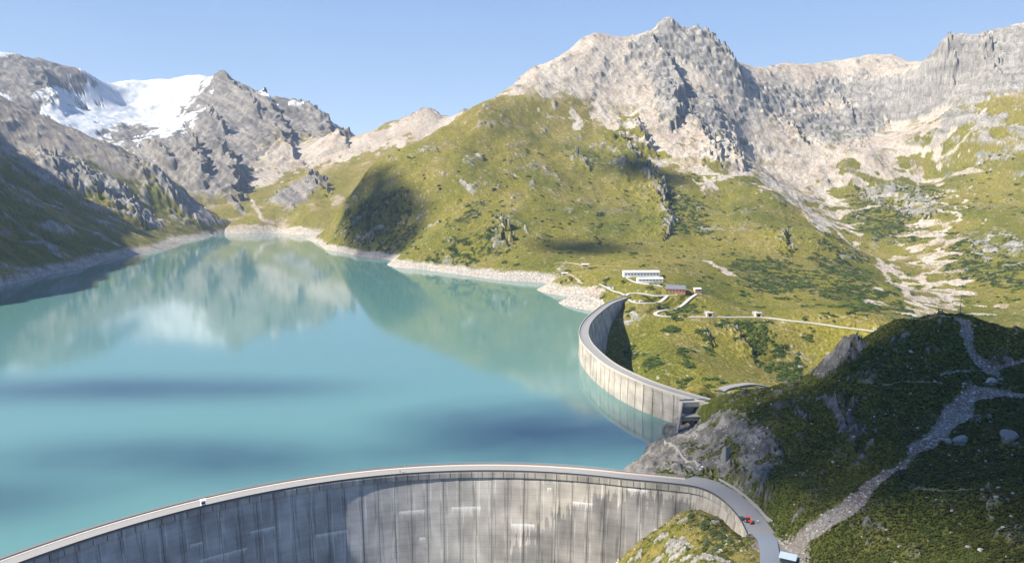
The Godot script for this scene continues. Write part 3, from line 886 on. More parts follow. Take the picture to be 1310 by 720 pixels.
func make_clouds() -> void:
	# fair-weather clouds out of the picture, between the land and the sun: centre of the shade on the land, half sizes, how closely packed
	var shades := [
		[228, 345, 30, 165, 145, 1.25], [440, 330, 60, 200, 190, 1.1], [270, 225, 50, 150, 95, 1.5],
		[30, 500, WATER, 105, 65, 1.3], [-340, 612, WATER, 190, 36, 1.5], [-210, 450, WATER, 130, 36, 1.0], [-300, 380, WATER, 70, 25, 1.0],
		[-376, 1960, 80, 150, 200, 2.2], [140, 1500, 30, 90, 65, 2.0], [390, 2080, 180, 85, 75, 1.8]]
	var ball := SphereMesh.new()
	ball.radial_segments = 10
	ball.rings = 6
	ball.radius = 1.0
	ball.height = 2.0
	for s in shades:
		var st := SurfaceTool.new()
		st.begin(Mesh.PRIMITIVE_TRIANGLES)
		var t: float = (4200.0 - s[2]) / TO_SUN.y
		var mid_point := Vector3(s[0], s[2], -s[1]) + TO_SUN * t
		var unit := minf(s[3], s[4])
		var count := int(180.0 * s[5] * sqrt(s[3] / s[4] if s[3] > s[4] else s[4] / s[3]))
		for k in count:
			var r := pow(rng.randf(), 0.6) * 1.25
			var an := rng.randf() * TAU
			var size := unit * lerpf(0.155, 0.06, clampf(r / 1.25, 0, 1)) * rng.randf_range(0.7, 1.3)
			var at := mid_point + Vector3(cos(an) * r * s[3], rng.randf_range(-0.1, 0.25) * unit, sin(an) * r * s[4])
			st.append_from(ball, 0, Transform3D(Basis().scaled(Vector3(size, size * 0.7, size)), at))
		var o := add_mesh("cloud", st.commit(), "cloud", self)
		o.set_meta("kind", "structure")

# ------------------------------------------------------------------ building helpers
func numbered(called: String) -> String:
	var n: int = taken.get(called, 0)
	taken[called] = n + 1
	return called if n == 0 else "%s_%03d" % [called, n]

func add_mesh(called: String, mesh: Mesh, material: String, parent: Node) -> MeshInstance3D:
	var o := MeshInstance3D.new()
	o.name = numbered(called) if parent == self else called
	o.mesh = mesh
	o.material_override = mats[material]
	o.cast_shadow = GeometryInstance3D.SHADOW_CASTING_SETTING_ON
	parent.add_child(o, true)
	return o

func thing(called: String, label: String, category: String, at := Vector3.ZERO, turn := 0.0, group := "") -> Node3D:
	var o := Node3D.new()
	o.name = numbered(called)
	add_child(o)
	o.position = at
	o.rotation.y = turn
	o.set_meta("label", label)
	o.set_meta("category", category)
	if group != "":
		o.set_meta("group", group)
	return o

func tool() -> SurfaceTool:
	var st := SurfaceTool.new()
	st.begin(Mesh.PRIMITIVE_TRIANGLES)
	st.set_smooth_group(-1)
	return st

func done(st: SurfaceTool, called: String, material: String, parent: Node) -> MeshInstance3D:
	st.generate_normals()
	return add_mesh(called, st.commit(), material, parent)

func quad(st: SurfaceTool, p: Array, inside: Vector3, uv: Array = []) -> void:
	var order := [0, 1, 2, 0, 2, 3]
	if (p[1] - p[0]).cross(p[2] - p[0]).dot((p[0] + p[2]) * 0.5 - inside) > 0.0:
		order = [0, 2, 1, 0, 3, 2]
	for k in order:
		if uv.size() > 0:
			st.set_uv(uv[k])
		st.add_vertex(p[k])

func tri(st: SurfaceTool, a: Vector3, b: Vector3, c: Vector3, inside: Vector3) -> void:
	if (b - a).cross(c - a).dot(a - inside) > 0.0:
		st.add_vertex(a); st.add_vertex(c); st.add_vertex(b)
	else:
		st.add_vertex(a); st.add_vertex(b); st.add_vertex(c)

func bx(st: SurfaceTool, c: Vector3, size: Vector3, turn := Basis(), taper := 1.0) -> void:
	var v := []
	for k in 8:
		var s := Vector3(0.5 if k & 1 else -0.5, 0.5 if k & 2 else -0.5, 0.5 if k & 4 else -0.5) * size
		if k & 2:
			s.x *= taper
			s.z *= taper
		v.append(c + turn * s)
	for f in [[0, 1, 3, 2], [4, 5, 7, 6], [0, 1, 5, 4], [2, 3, 7, 6], [0, 2, 6, 4], [1, 3, 7, 5]]:
		quad(st, [v[f[0]], v[f[1]], v[f[2]], v[f[3]]], c)

func tube(st: SurfaceTool, a: Vector3, b: Vector3, ra: float, rb: float, sides := 8) -> void:
	var ax := (b - a).normalized()
	var s := ax.cross(Vector3.RIGHT if absf(ax.y) > 0.9 else Vector3.UP).normalized()
	var t := ax.cross(s)
	var c := (a + b) * 0.5
	for k in sides:
		var p0 := s * cos(TAU * k / sides) + t * sin(TAU * k / sides)
		var p1 := s * cos(TAU * (k + 1) / sides) + t * sin(TAU * (k + 1) / sides)
		quad(st, [a + p0 * ra, a + p1 * ra, b + p1 * rb, b + p0 * rb], c)
		tri(st, a, a + p0 * ra, a + p1 * ra, c)
		tri(st, b, b + p0 * rb, b + p1 * rb, c)

func ball(st: SurfaceTool, c: Vector3, r: Vector3, sides := 10) -> void:
	var rings := sides / 2
	for i in rings:
		var a0 := PI * i / rings - PI / 2
		var a1 := PI * (i + 1) / rings - PI / 2
		for k in sides:
			var b0 := TAU * k / sides
			var b1 := TAU * (k + 1) / sides
			quad(st, [c + r * Vector3(cos(a0) * cos(b0), sin(a0), cos(a0) * sin(b0)), c + r * Vector3(cos(a0) * cos(b1), sin(a0), cos(a0) * sin(b1)), c + r * Vector3(cos(a1) * cos(b1), sin(a1), cos(a1) * sin(b1)), c + r * Vector3(cos(a1) * cos(b0), sin(a1), cos(a1) * sin(b0))], c)

# ------------------------------------------------------------------ dam lines: points along the water-side edge of the crest; n points downstream
func resample(pts: PackedVector2Array, step: float) -> Array:
	var cum := PackedFloat32Array([0.0])
	for i in range(1, pts.size()):
		cum.append(cum[i - 1] + pts[i].distance_to(pts[i - 1]))
	var total := cum[cum.size() - 1]
	var count := int(ceil(total / step))
	var out := []
	var k := 0
	for i in count + 1:
		var s := total * i / count
		while k < pts.size() - 2 and cum[k + 1] < s:
			k += 1
		var f := (s - cum[k]) / maxf(cum[k + 1] - cum[k], 0.001)
		out.append({"p": pts[k].lerp(pts[k + 1], f), "s": s})
	for i in out.size():
		var t: Vector2 = (out[mini(i + 1, out.size() - 1)].p - out[maxi(i - 1, 0)].p).normalized()
		out[i]["t"] = t
		out[i]["n"] = Vector2(t.y, -t.x)
	return out

func curve_through(q: Array) -> PackedVector2Array:
	var out := PackedVector2Array()
	for i in range(q.size() - 1):
		var a: Vector2 = q[maxi(i - 1, 0)]
		var b: Vector2 = q[i]
		var c: Vector2 = q[i + 1]
		var e: Vector2 = q[mini(i + 2, q.size() - 1)]
		for k in 8:
			out.append(b.cubic_interpolate(c, a, e, k / 8.0))
	out.append(q[q.size() - 1])
	return out

func near_line(step: float) -> Array:
	var pts := PackedVector2Array()
	for k in 100:
		var a := deg_to_rad(lerpf(-78.0, 18.0, k / 99.0))
		pts.append(Vector2(-12.66 + 236.5 * sin(a), 146.8 + 236.5 * cos(a)))
	var tail := curve_through([pts[pts.size() - 1], Vector2(83.8, 366), Vector2(93.3, 362.9), Vector2(100.3, 358.9), Vector2(106.3, 352), Vector2(110.5, 342.6), Vector2(113.1, 330.2), Vector2(113.9, 316.2), Vector2(112.7, 301.8)])
	for i in range(1, tail.size()):
		pts.append(tail[i])
	return resample(pts, step)

func far_line(step: float) -> Array:
	return resample(curve_through([Vector2(146, 486), Vector2(137, 497.3), Vector2(113.4, 529), Vector2(95.7, 562.6), Vector2(80, 608.8), Vector2(71.2, 665), Vector2(68.5, 708), Vector2(71, 755), Vector2(81, 812), Vector2(98, 872), Vector2(124, 945), Vector2(157, 1003)]), step)

var gap_points := []
func near_dam_gap(x: float, d: float) -> float:
	# metres to the middle of the near crest road, about its right-hand end
	if d > 440.0 or x > 190.0 or x < -40.0:
		return 99.0
	if gap_points.is_empty():
		for p in near_line(7.0):
			if p.p.x > -60.0:
				gap_points.append(p.p + p.n * 5.0)
		gap_points.append(Vector2(106, 292))
		gap_points.append(Vector2(107, 280))
		gap_points.append(Vector2(108, 270))
	var best := 9999.0
	var q := Vector2(x, d)
	for p in gap_points:
		best = minf(best, q.distance_squared_to(p))
	return sqrt(best)

func downstream(x: float, d: float) -> float:
	# 1 on the open side of the near dam wall, 0 on the hill and lake side
	if x > 108.0 or d > 400.0:
		return 0.0
	if d < 303.0:
		return smooth(101.0, 95.0, x)
	var best := 1e9
	var off := 0.0
	for p in near_marks():
		var q: Vector2 = Vector2(x, d) - p.p
		if q.length_squared() < best:
			best = q.length_squared()
			off = q.dot(p.n)
	return smooth(7.0, 10.0, off)

var marks_kept := []
func near_marks() -> Array:
	if marks_kept.is_empty():
		marks_kept = near_line(6.0).filter(func(p): return p.p.x > -40.0)
	return marks_kept

func on(p: Dictionary, t: float, h: float) -> Vector3:
	return Vector3(p.p.x + p.n.x * t, h, -(p.p.y + p.n.y * t))

func place(line: Array, s: float) -> Dictionary:
	var total: float = line[line.size() - 1].s
	var f := clampf(s / total * (line.size() - 1), 0, line.size() - 1.001)
	var k := int(f)
	return {"p": line[k].p.lerp(line[k + 1].p, f - k), "n": line[k].n.lerp(line[k + 1].n, f - k).normalized(), "t": line[k].t.lerp(line[k + 1].t, f - k).normalized(), "s": s}

func sweep(st: SurfaceTool, line: Array, s0: float, s1: float, prof: Array, step: float, ends := true, total := 1.0, depth := 64.0) -> void:
	# a cross-section of (offset downstream, height) points carried along the dam
	var n := maxi(1, int(ceil((s1 - s0) / step)))
	var mid_prof := Vector2.ZERO
	for q in prof:
		mid_prof += q / prof.size()
	var prev := place(line, s0)
	var rings := prof.size()
	for i in n:
		var next := place(line, lerpf(s0, s1, (i + 1.0) / n))
		var inside := (on(prev, mid_prof.x, mid_prof.y) + on(next, mid_prof.x, mid_prof.y)) * 0.5
		for k in rings:
			var a: Vector2 = prof[k]
			var b: Vector2 = prof[(k + 1) % rings]
			quad(st, [on(prev, a.x, a.y), on(next, a.x, a.y), on(next, b.x, b.y), on(prev, b.x, b.y)], inside, [Vector2(prev.s / total, -a.y / depth), Vector2(next.s / total, -a.y / depth), Vector2(next.s / total, -b.y / depth), Vector2(prev.s / total, -b.y / depth)])
		if ends and rings == 4 and (i == 0 or i == n - 1):
			for e in [[prev, i == 0], [next, i == n - 1]]:
				if e[1]:
					var pts := []
					for q in prof:
						pts.append(on(e[0], q.x, q.y))
					var uv := []
					for q in prof:
						uv.append(Vector2(e[0].s / total, -q.y / depth))
					quad(st, pts, inside, uv)
		prev = next

func stained_wall(total: float, depth: float, marks: Array, joint: float, dark_from: float, dark_to: float, base := 0.575, rough := 1.0) -> ImageTexture:
	# weathered concrete: lift lines, run-off streaks, lime bloom under the cracks, a grey film of lichen below the clean top, a cast shadow painted in along its diagonal
	var w := 2048
	var hgt := 512
	var n := FastNoiseLite.new()
	noise(n, 51, 40.0, 4)
	var streak := n.get_image(1024, 64)
	streak.resize(w, hgt, Image.INTERPOLATE_CUBIC)
	noise(n, 52, 60.0, 5)
	var cloudy := n.get_image(1024, 256)
	cloudy.resize(w, hgt, Image.INTERPOLATE_CUBIC)
	noise(n, 53, 3.0, 2)
	var grit := n.get_image(w, hgt)
	noise(n, 54, 9.0, 3)
	var drip := n.get_image(w, 24)
	drip.resize(w, hgt, Image.INTERPOLATE_CUBIC)
	var a := streak.get_data()
	var b := cloudy.get_data()
	var c := grit.get_data()
	var e := drip.get_data()
	var out := PackedByteArray()
	out.resize(w * hgt * 3)
	for y in hgt:
		var h := depth * y / hgt
		var lift := 0.06 if fmod(h, 3.0) < 0.16 else 0.0
		for x in w:
			var s := total * x / w
			var k := y * w + x
			var v := base + rough * ((a[k] - 128) * 0.0010 + (b[k] - 128) * 0.0009 + (c[k] - 128) * 0.0006 - lift)
			var warm := clampf((s - dark_from + 90.0) / 120.0, 0, 1)
			# run-off below each joint
			var j := absf(fmod(s + joint * 0.5, joint) - joint * 0.5)
			var which := int((s + joint * 0.5) / joint)
			var odd := (which * 7) % 5
			if j < 0.9 + (e[k] - 128) * 0.006:
				v += rough * 0.09 if odd == 0 and e[k] > 120 else (-0.07 if odd != 3 else -0.02) * rough
			elif j < 2.2:
				v += (e[k] - 128) * 0.0012
			# lichen film with a ragged, dripping upper edge; left of dark_to a painted cast shadow
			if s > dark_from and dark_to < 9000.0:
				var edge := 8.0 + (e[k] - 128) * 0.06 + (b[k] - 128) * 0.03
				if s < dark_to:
					edge += (dark_to - s) * 0.62  # slanting rim of the shadow, put into the wall colour
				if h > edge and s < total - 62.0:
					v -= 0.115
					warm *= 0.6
			v = clampf(v, 0.05, 0.95)
			out[3 * k] = int(255 * minf(v * (0.985 + 0.05 * warm), 1.0))
			out[3 * k + 1] = int(255 * v * (0.985 + 0.01 * warm))
			out[3 * k + 2] = int(255 * v * (1.0 - 0.065 * warm))
	for m in marks:
		# lime bloom: from s, to s, at depth, length of the runs
		for x in range(int(m[0] / total * w), int(m[1] / total * w)):
			var start := int((m[2] + 0.25 * sin(x * 1.7)) / depth * hgt)
			var run := int(m[3] / depth * hgt * (0.25 + 0.75 * rng.randf()) * (1.0 if x % 3 else 0.35))
			for y in range(start, mini(start + run, hgt)):
				var f := 0.75 * (1.0 - float(y - start) / run)
				var k := 3 * (y * w + x)
				for q in 3:
					out[k + q] = int(lerpf(out[k + q], 225.0, f))
	var im := Image.create_from_data(w, hgt, false, Image.FORMAT_RGB8, out)
	return ImageTexture.create_from_image(im)

func make_dams() -> void:
	# the near dam
	var line := near_line(1.5)
	var total: float = line[line.size() - 1].s
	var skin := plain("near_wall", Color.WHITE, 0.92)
	var at_px := func(deg: float) -> float: return 236.5 * deg_to_rad(deg + 78.0)
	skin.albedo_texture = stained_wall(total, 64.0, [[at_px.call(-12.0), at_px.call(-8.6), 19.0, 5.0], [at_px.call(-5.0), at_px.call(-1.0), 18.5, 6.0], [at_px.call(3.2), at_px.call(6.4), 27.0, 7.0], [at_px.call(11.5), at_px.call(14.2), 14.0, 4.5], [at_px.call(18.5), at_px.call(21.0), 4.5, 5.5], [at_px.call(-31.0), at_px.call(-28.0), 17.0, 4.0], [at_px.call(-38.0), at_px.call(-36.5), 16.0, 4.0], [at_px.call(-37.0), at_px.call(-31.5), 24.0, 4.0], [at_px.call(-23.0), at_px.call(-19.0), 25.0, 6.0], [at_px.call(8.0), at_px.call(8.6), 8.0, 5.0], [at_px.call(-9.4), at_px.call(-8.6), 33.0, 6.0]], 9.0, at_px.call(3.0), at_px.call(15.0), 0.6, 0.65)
	var dam := thing("arch_dam", "long curved grey concrete dam with stained wall and pale crest road beside rocky hill", "dam")
	var st := tool()
	sweep(st, line, 0, total, [Vector2(0.2, -0.45), Vector2(8.2, -0.45), Vector2(26.9, -95), Vector2(0.2, -95)], 6.0)
	done(st, "wall_core", "concrete", dam)
	var s := 0.0
	while s < total - 3.0:
		st = tool()
		var e := minf(s + 9.0, total)
		var out := rng.randf_range(-0.12, 0.12)
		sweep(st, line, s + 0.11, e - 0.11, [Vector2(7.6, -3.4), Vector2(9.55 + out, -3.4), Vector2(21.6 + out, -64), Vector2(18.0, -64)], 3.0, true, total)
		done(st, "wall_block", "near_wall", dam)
		s += 9.0
	s = 0.0
	while s < total - 3.0:
		st = tool()
		var out := rng.randf_range(-0.06, 0.06)
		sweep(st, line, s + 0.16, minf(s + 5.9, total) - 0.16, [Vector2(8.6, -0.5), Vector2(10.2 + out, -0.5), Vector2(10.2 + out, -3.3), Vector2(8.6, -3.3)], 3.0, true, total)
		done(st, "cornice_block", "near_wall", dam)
		s += 5.9
	st = tool()
	sweep(st, line, 0, total, [Vector2(0.0, 0.0), Vector2(9.9, 0.0), Vector2(9.9, -0.4), Vector2(0.0, -0.4)], 3.0)
	done(st, "crest_road", "asphalt", dam)
	st = tool()
	sweep(st, line, 0, total - 72.0, [Vector2(-0.25, 0.45), Vector2(0.2, 0.45), Vector2(0.2, -2.0), Vector2(-0.25, -2.0)], 3.0)
	done(st, "kerb", "red_line", dam)
	st = tool()
	sweep(st, line, 0, total - 72.0, [Vector2(0.25, 0.14), Vector2(1.9, 0.14), Vector2(1.9, 0.0), Vector2(0.25, 0.0)], 3.0)
	done(st, "walkway", "concrete_pale", dam)
	st = tool()
	sweep(st, line, 0, total, [Vector2(8.9, 0.14), Vector2(9.7, 0.14), Vector2(9.7, 0.0), Vector2(8.9, 0.0)], 3.0)
	done(st, "walkway", "concrete_pale", dam)
	st = tool()
	sweep(st, line, 0, total, [Vector2(9.72, 0.75), Vector2(9.86, 0.75), Vector2(9.86, 0.0), Vector2(9.72, 0.0)], 3.0)
	done(st, "guard_rail", "dark_metal", dam)
	st = tool()
	for h in [1.55, 1.15, 0.8]:
		sweep(st, line, 0, total - 72.0, [Vector2(-0.06, h), Vector2(0.06, h), Vector2(0.06, h - 0.11), Vector2(-0.06, h - 0.11)], 4.0, false)
	s = 1.0
	while s < total - 72.0:
		var p := place(line, s)
		bx(st, on(p, 0, 0.95), Vector3(0.07, 1.2, 0.07))
		s += 2.5
	var rail := done(st, "railing", "steel", dam)
	rail.set_meta("label", "light steel railing along the water side of the crest")

	# the far dam
	var fline := far_line(2.0)
	var ftotal: float = fline[fline.size() - 1].s
	var fskin := plain("far_wall", Color.WHITE, 0.92)
	fskin.albedo_texture = stained_wall(ftotal, 64.0, [[20.0, 24.0, 2.0, 16.0], [30.0, 32.0, 2.0, 12.0]], 11.0, 40.0, 9999.0, 0.6, 0.65)
	var far := thing("arch_dam", "distant curved concrete dam with sunlit pale water face beside the white halls", "dam")
	st = tool()
	sweep(st, fline, 0, ftotal, [Vector2(0.6, -0.45), Vector2(8.2, -0.45), Vector2(24, -100), Vector2(0.6, -100)], 8.0)
	done(st, "wall_core", "concrete", far)
	s = 0.0
	while s < ftotal - 4.0:
		st = tool()
		var out := rng.randf_range(-0.15, 0.1)
		sweep(st, fline, s + 0.25, minf(s + 11.0, ftotal) - 0.25, [Vector2(out, -2.4), Vector2(1.2, -2.4), Vector2(1.2, -52), Vector2(out - 1.5, -52)], 4.0, true, ftotal)
		done(st, "wall_block", "far_wall", far)
		st = tool()
		sweep(st, fline, s + 0.2, minf(s + 11.0, ftotal) - 0.2, [Vector2(-0.4, -0.42), Vector2(1.2, -0.42), Vector2(1.2, -2.3), Vector2(-0.4, -2.3)], 4.0, true, ftotal)
		done(st, "cornice_block", "far_wall", far)
		st = tool()
		sweep(st, fline, s + 0.3, minf(s + 11.0, ftotal) - 0.3, [Vector2(7.6, -0.5), Vector2(8.8 + out, -0.5), Vector2(19.9 + out, -70), Vector2(17.0, -70)], 4.0, true, ftotal)
		done(st, "wall_block", "far_wall", far)
		s += 11.0
	st = tool()
	sweep(st, fline, 0, ftotal, [Vector2(-0.5, 0.0), Vector2(9.4, 0.0), Vector2(9.4, -0.4), Vector2(-0.5, -0.4)], 4.0)
	done(st, "crest_road", "asphalt", far)
	st = tool()
	sweep(st, fline, 0, ftotal, [Vector2(-0.6, 1.0), Vector2(-0.1, 1.0), Vector2(-0.1, -0.4), Vector2(-0.6, -0.4)], 4.0)
	done(st, "parapet", "concrete_pale", far)
	st = tool()
	sweep(st, fline, 0, ftotal, [Vector2(9.0, 1.0), Vector2(9.4, 1.0), Vector2(9.4, -0.4), Vector2(9.0, -0.4)], 4.0)
	done(st, "parapet", "concrete", far)
	st = tool()
	sweep(st, fline, 0, ftotal, [Vector2(2.2, 0.14), Vector2(2.5, 0.14), Vector2(2.5, 0.0), Vector2(2.2, 0.0)], 4.0)
	done(st, "kerb", "concrete_dark", far)

# ------------------------------------------------------------------ roads and tracks on the far side
func carve(g: Ground, pts: Array, half: float) -> void:
	var w := g.us.size()
	var soft := half + 10.0
	for s in range(pts.size() - 1):
		var a := Vector2(pts[s].x, pts[s].z)
		var b := Vector2(pts[s + 1].x, pts[s + 1].z)
		var ab := b - a
		for i in range(g.ds.bsearch(minf(a.y, b.y) - soft), mini(g.ds.bsearch(maxf(a.y, b.y) + soft), g.ds.size())):
			var d := g.ds[i]
			for j in range(g.us.bsearch((minf(a.x, b.x) - soft) / d), mini(g.us.bsearch((maxf(a.x, b.x) + soft) / d), w)):
				var c := Vector2(g.us[j] * d, d)
				var t := clampf((c - a).dot(ab) / ab.length_squared(), 0, 1)
				var dist := c.distance_to(a + ab * t)
				if dist < soft:
					var f := smooth(soft, half + 3.5, dist)
					g.h[i * w + j] = lerpf(g.h[i * w + j], lerpf(pts[s].y, pts[s + 1].y, t) - 0.35, f)

func road(called: String, g: Ground, q: Array, half: float, material: String, lifted := 0.0) -> void:
	var line := resample(curve_through(q), 5.0)
	var hs := PackedFloat32Array()
	for p in line:
		hs.append(g.at(p.p.x, p.p.y) + lifted)
	for pass_ in 6:
		for i in range(1, hs.size() - 1):
			hs[i] = (hs[i - 1] + hs[i] * 2.0 + hs[i + 1]) / 4.0
	for i in hs.size():
		hs[i] += 0.15
	var pts := []
	for i in line.size():
		pts.append(Vector3(line[i].p.x, hs[i] - 0.3, line[i].p.y))
	carve(g, pts, half)
	var st := tool()
	for i in range(line.size() - 1):
		var a: Dictionary = line[i]
		var b: Dictionary = line[i + 1]
		var mid_point := (on(a, 0, hs[i] - 0.3) + on(b, 0, hs[i + 1] - 0.3)) * 0.5
		quad(st, [on(a, -half, hs[i]), on(b, -half, hs[i + 1]), on(b, half, hs[i + 1]), on(a, half, hs[i])], mid_point)
		for e in [-half, half]:
			quad(st, [on(a, e, hs[i]), on(b, e, hs[i + 1]), on(b, e * 1.1, hs[i + 1] - 1.2), on(a, e * 1.1, hs[i] - 1.2)], mid_point)
	var o := done(st, called, material, self)
	o.set_meta("kind", "structure")

func roads_on(g: Ground) -> void:
	var v := func(a: Array) -> Array:
		var out := []
		for i in range(0, a.size(), 2):
			out.append(Vector2(a[i], a[i + 1]))
		return out
	road("road", g, v.call([156, 1002, 164, 1012, 176, 1010, 200, 1000, 214, 1004, 230, 1006]), 2.6, "road_pale")
	road("road", g, v.call([216, 1003, 208, 990, 192, 968, 176, 956, 163, 966, 158, 992]), 2.4, "road_pale")
	road("road", g, v.call([258, 1010, 243, 992, 224, 967, 205, 945, 189, 930, 183, 921, 192, 913, 218, 911, 247, 912, 283, 917, 316, 920, 347, 902, 388, 884, 430, 846]), 2.3, "road_pale")
	road("road", g, v.call([224, 1008, 216, 1030, 203, 1058, 188, 1090, 180, 1124, 186, 1140]), 2.6, "road_pale")
	road("track", g, v.call([157, 1004, 152, 1050, 147, 1096, 138, 1140]), 2.0, "road_pale")
	road("track", g, v.call([40, 1384, 70, 1387, 97, 1388, 125, 1368, 160, 1310, 190, 1262]), 1.2, "road_pale")
	road("road", g, v.call([160, 546, 166, 556, 176, 568, 203, 598, 225, 610]), 3.6, "asphalt")

# ------------------------------------------------------------------ plants and stones
func leaf_clump(blades: int, r: Vector3, size: float, up: float) -> Mesh:
	var st := SurfaceTool.new()
	st.begin(Mesh.PRIMITIVE_TRIANGLES)
	for k in blades:
		var an := rng.randf() * TAU
		var el := acos(rng.randf_range(-0.15, 1.0))
		var q := pow(rng.randf(), 0.4)
		var c := Vector3(cos(an) * sin(el) * r.x, cos(el) * r.y, sin(an) * sin(el) * r.z) * q
		var nrm := (c / r + Vector3(0, up, 0) + Vector3(rng.randf_range(-0.6, 0.6), rng.randf_range(-0.2, 0.6), rng.randf_range(-0.6, 0.6))).normalized()
		var s := nrm.cross(Vector3(rng.randf() - 0.5, rng.randf() - 0.5, rng.randf() - 0.5)).normalized() * size * rng.randf_range(0.6, 1.3)
		var t := nrm.cross(s)
		var tone := rng.randf_range(0.75, 1.25)
		for p in [c - s - t * 0.6, c + t * 1.2, c + s - t * 0.6]:
			st.set_color(Color(tone, tone, tone * 0.9))
			st.set_normal(nrm)
			st.add_vertex(p)
	return st.commit()

func blade_tuft() -> Mesh:
	var st := SurfaceTool.new()
	st.begin(Mesh.PRIMITIVE_TRIANGLES)
	for k in 14:
		var an := TAU * k / 14.0 + rng.randf() * 0.4
		var out := Vector3(cos(an), 0, sin(an))
		var side := Vector3(-out.z, 0, out.x) * 0.09
		var b := out * rng.randf_range(0.02, 0.28)
		var tip := b + out * rng.randf_range(0.1, 0.35) + Vector3.UP * rng.randf_range(0.25, 0.55)
		var nrm := (out * 0.5 + Vector3.UP).normalized()
		for p in [b - side, tip, b + side]:
			st.set_color(Color(1, 1, 1) * rng.randf_range(0.8, 1.2))
			st.set_normal(nrm)
			st.add_vertex(p - Vector3(0, 0.05, 0))
	return st.commit()

func boulder_mesh(s: int) -> Mesh:
	var n := FastNoiseLite.new()
	noise(n, s, 1.1, 3)
	var st := tool()
	var rings := 10
	var sides := 14
	var cut := RandomNumberGenerator.new()
	cut.seed = s
	var faces := []
	for q in 13:
		var dir := Vector3(cut.randfn(), cut.randfn() * 0.8, cut.randfn()).normalized()
		faces.append([dir, cut.randf_range(0.55, 0.95)])
	var at := func(i: int, k: int) -> Vector3:
		var a := PI * i / rings - PI / 2
		var b := TAU * (k % sides) / sides
		var v := Vector3(cos(a) * cos(b), sin(a), cos(a) * sin(b))
		var reach := 1.15
		for q in faces:
			var along: float = v.dot(q[0])
			if along > 0.05:
				reach = minf(reach, q[1] / along)
		return v * reach * (1.0 + 0.07 * n.get_noise_3d(v.x * 3.0, v.y * 3.0, v.z * 3.0))
	for i in rings:
		for k in sides:
			quad(st, [at.call(i, k), at.call(i, k + 1), at.call(i + 1, k + 1), at.call(i + 1, k)], Vector3.ZERO)
	st.generate_normals()
	return st.commit()

func scatter(called: String, label: String, category: String, mesh: Mesh, material: String, spots: Array, tints: Array) -> void:
	var mm := MultiMesh.new()
	mm.transform_format = MultiMesh.TRANSFORM_3D
	mm.use_colors = true
	mm.mesh = mesh
	mm.instance_count = spots.size()
	for i in spots.size():
		mm.set_instance_transform(i, spots[i])
		mm.set_instance_color(i, tints[i])
	var o := MultiMeshInstance3D.new()
	o.name = called
	o.multimesh = mm
	o.material_override = mats[material]
	o.set_meta("kind", "stuff")
	o.set_meta("label", label)
	o.set_meta("category", category)
	add_child(o, true)

func spin(size: float, squash := 1.0) -> Basis:
	return Basis(Vector3.UP, rng.randf() * TAU).scaled(Vector3(size, size * squash, size))

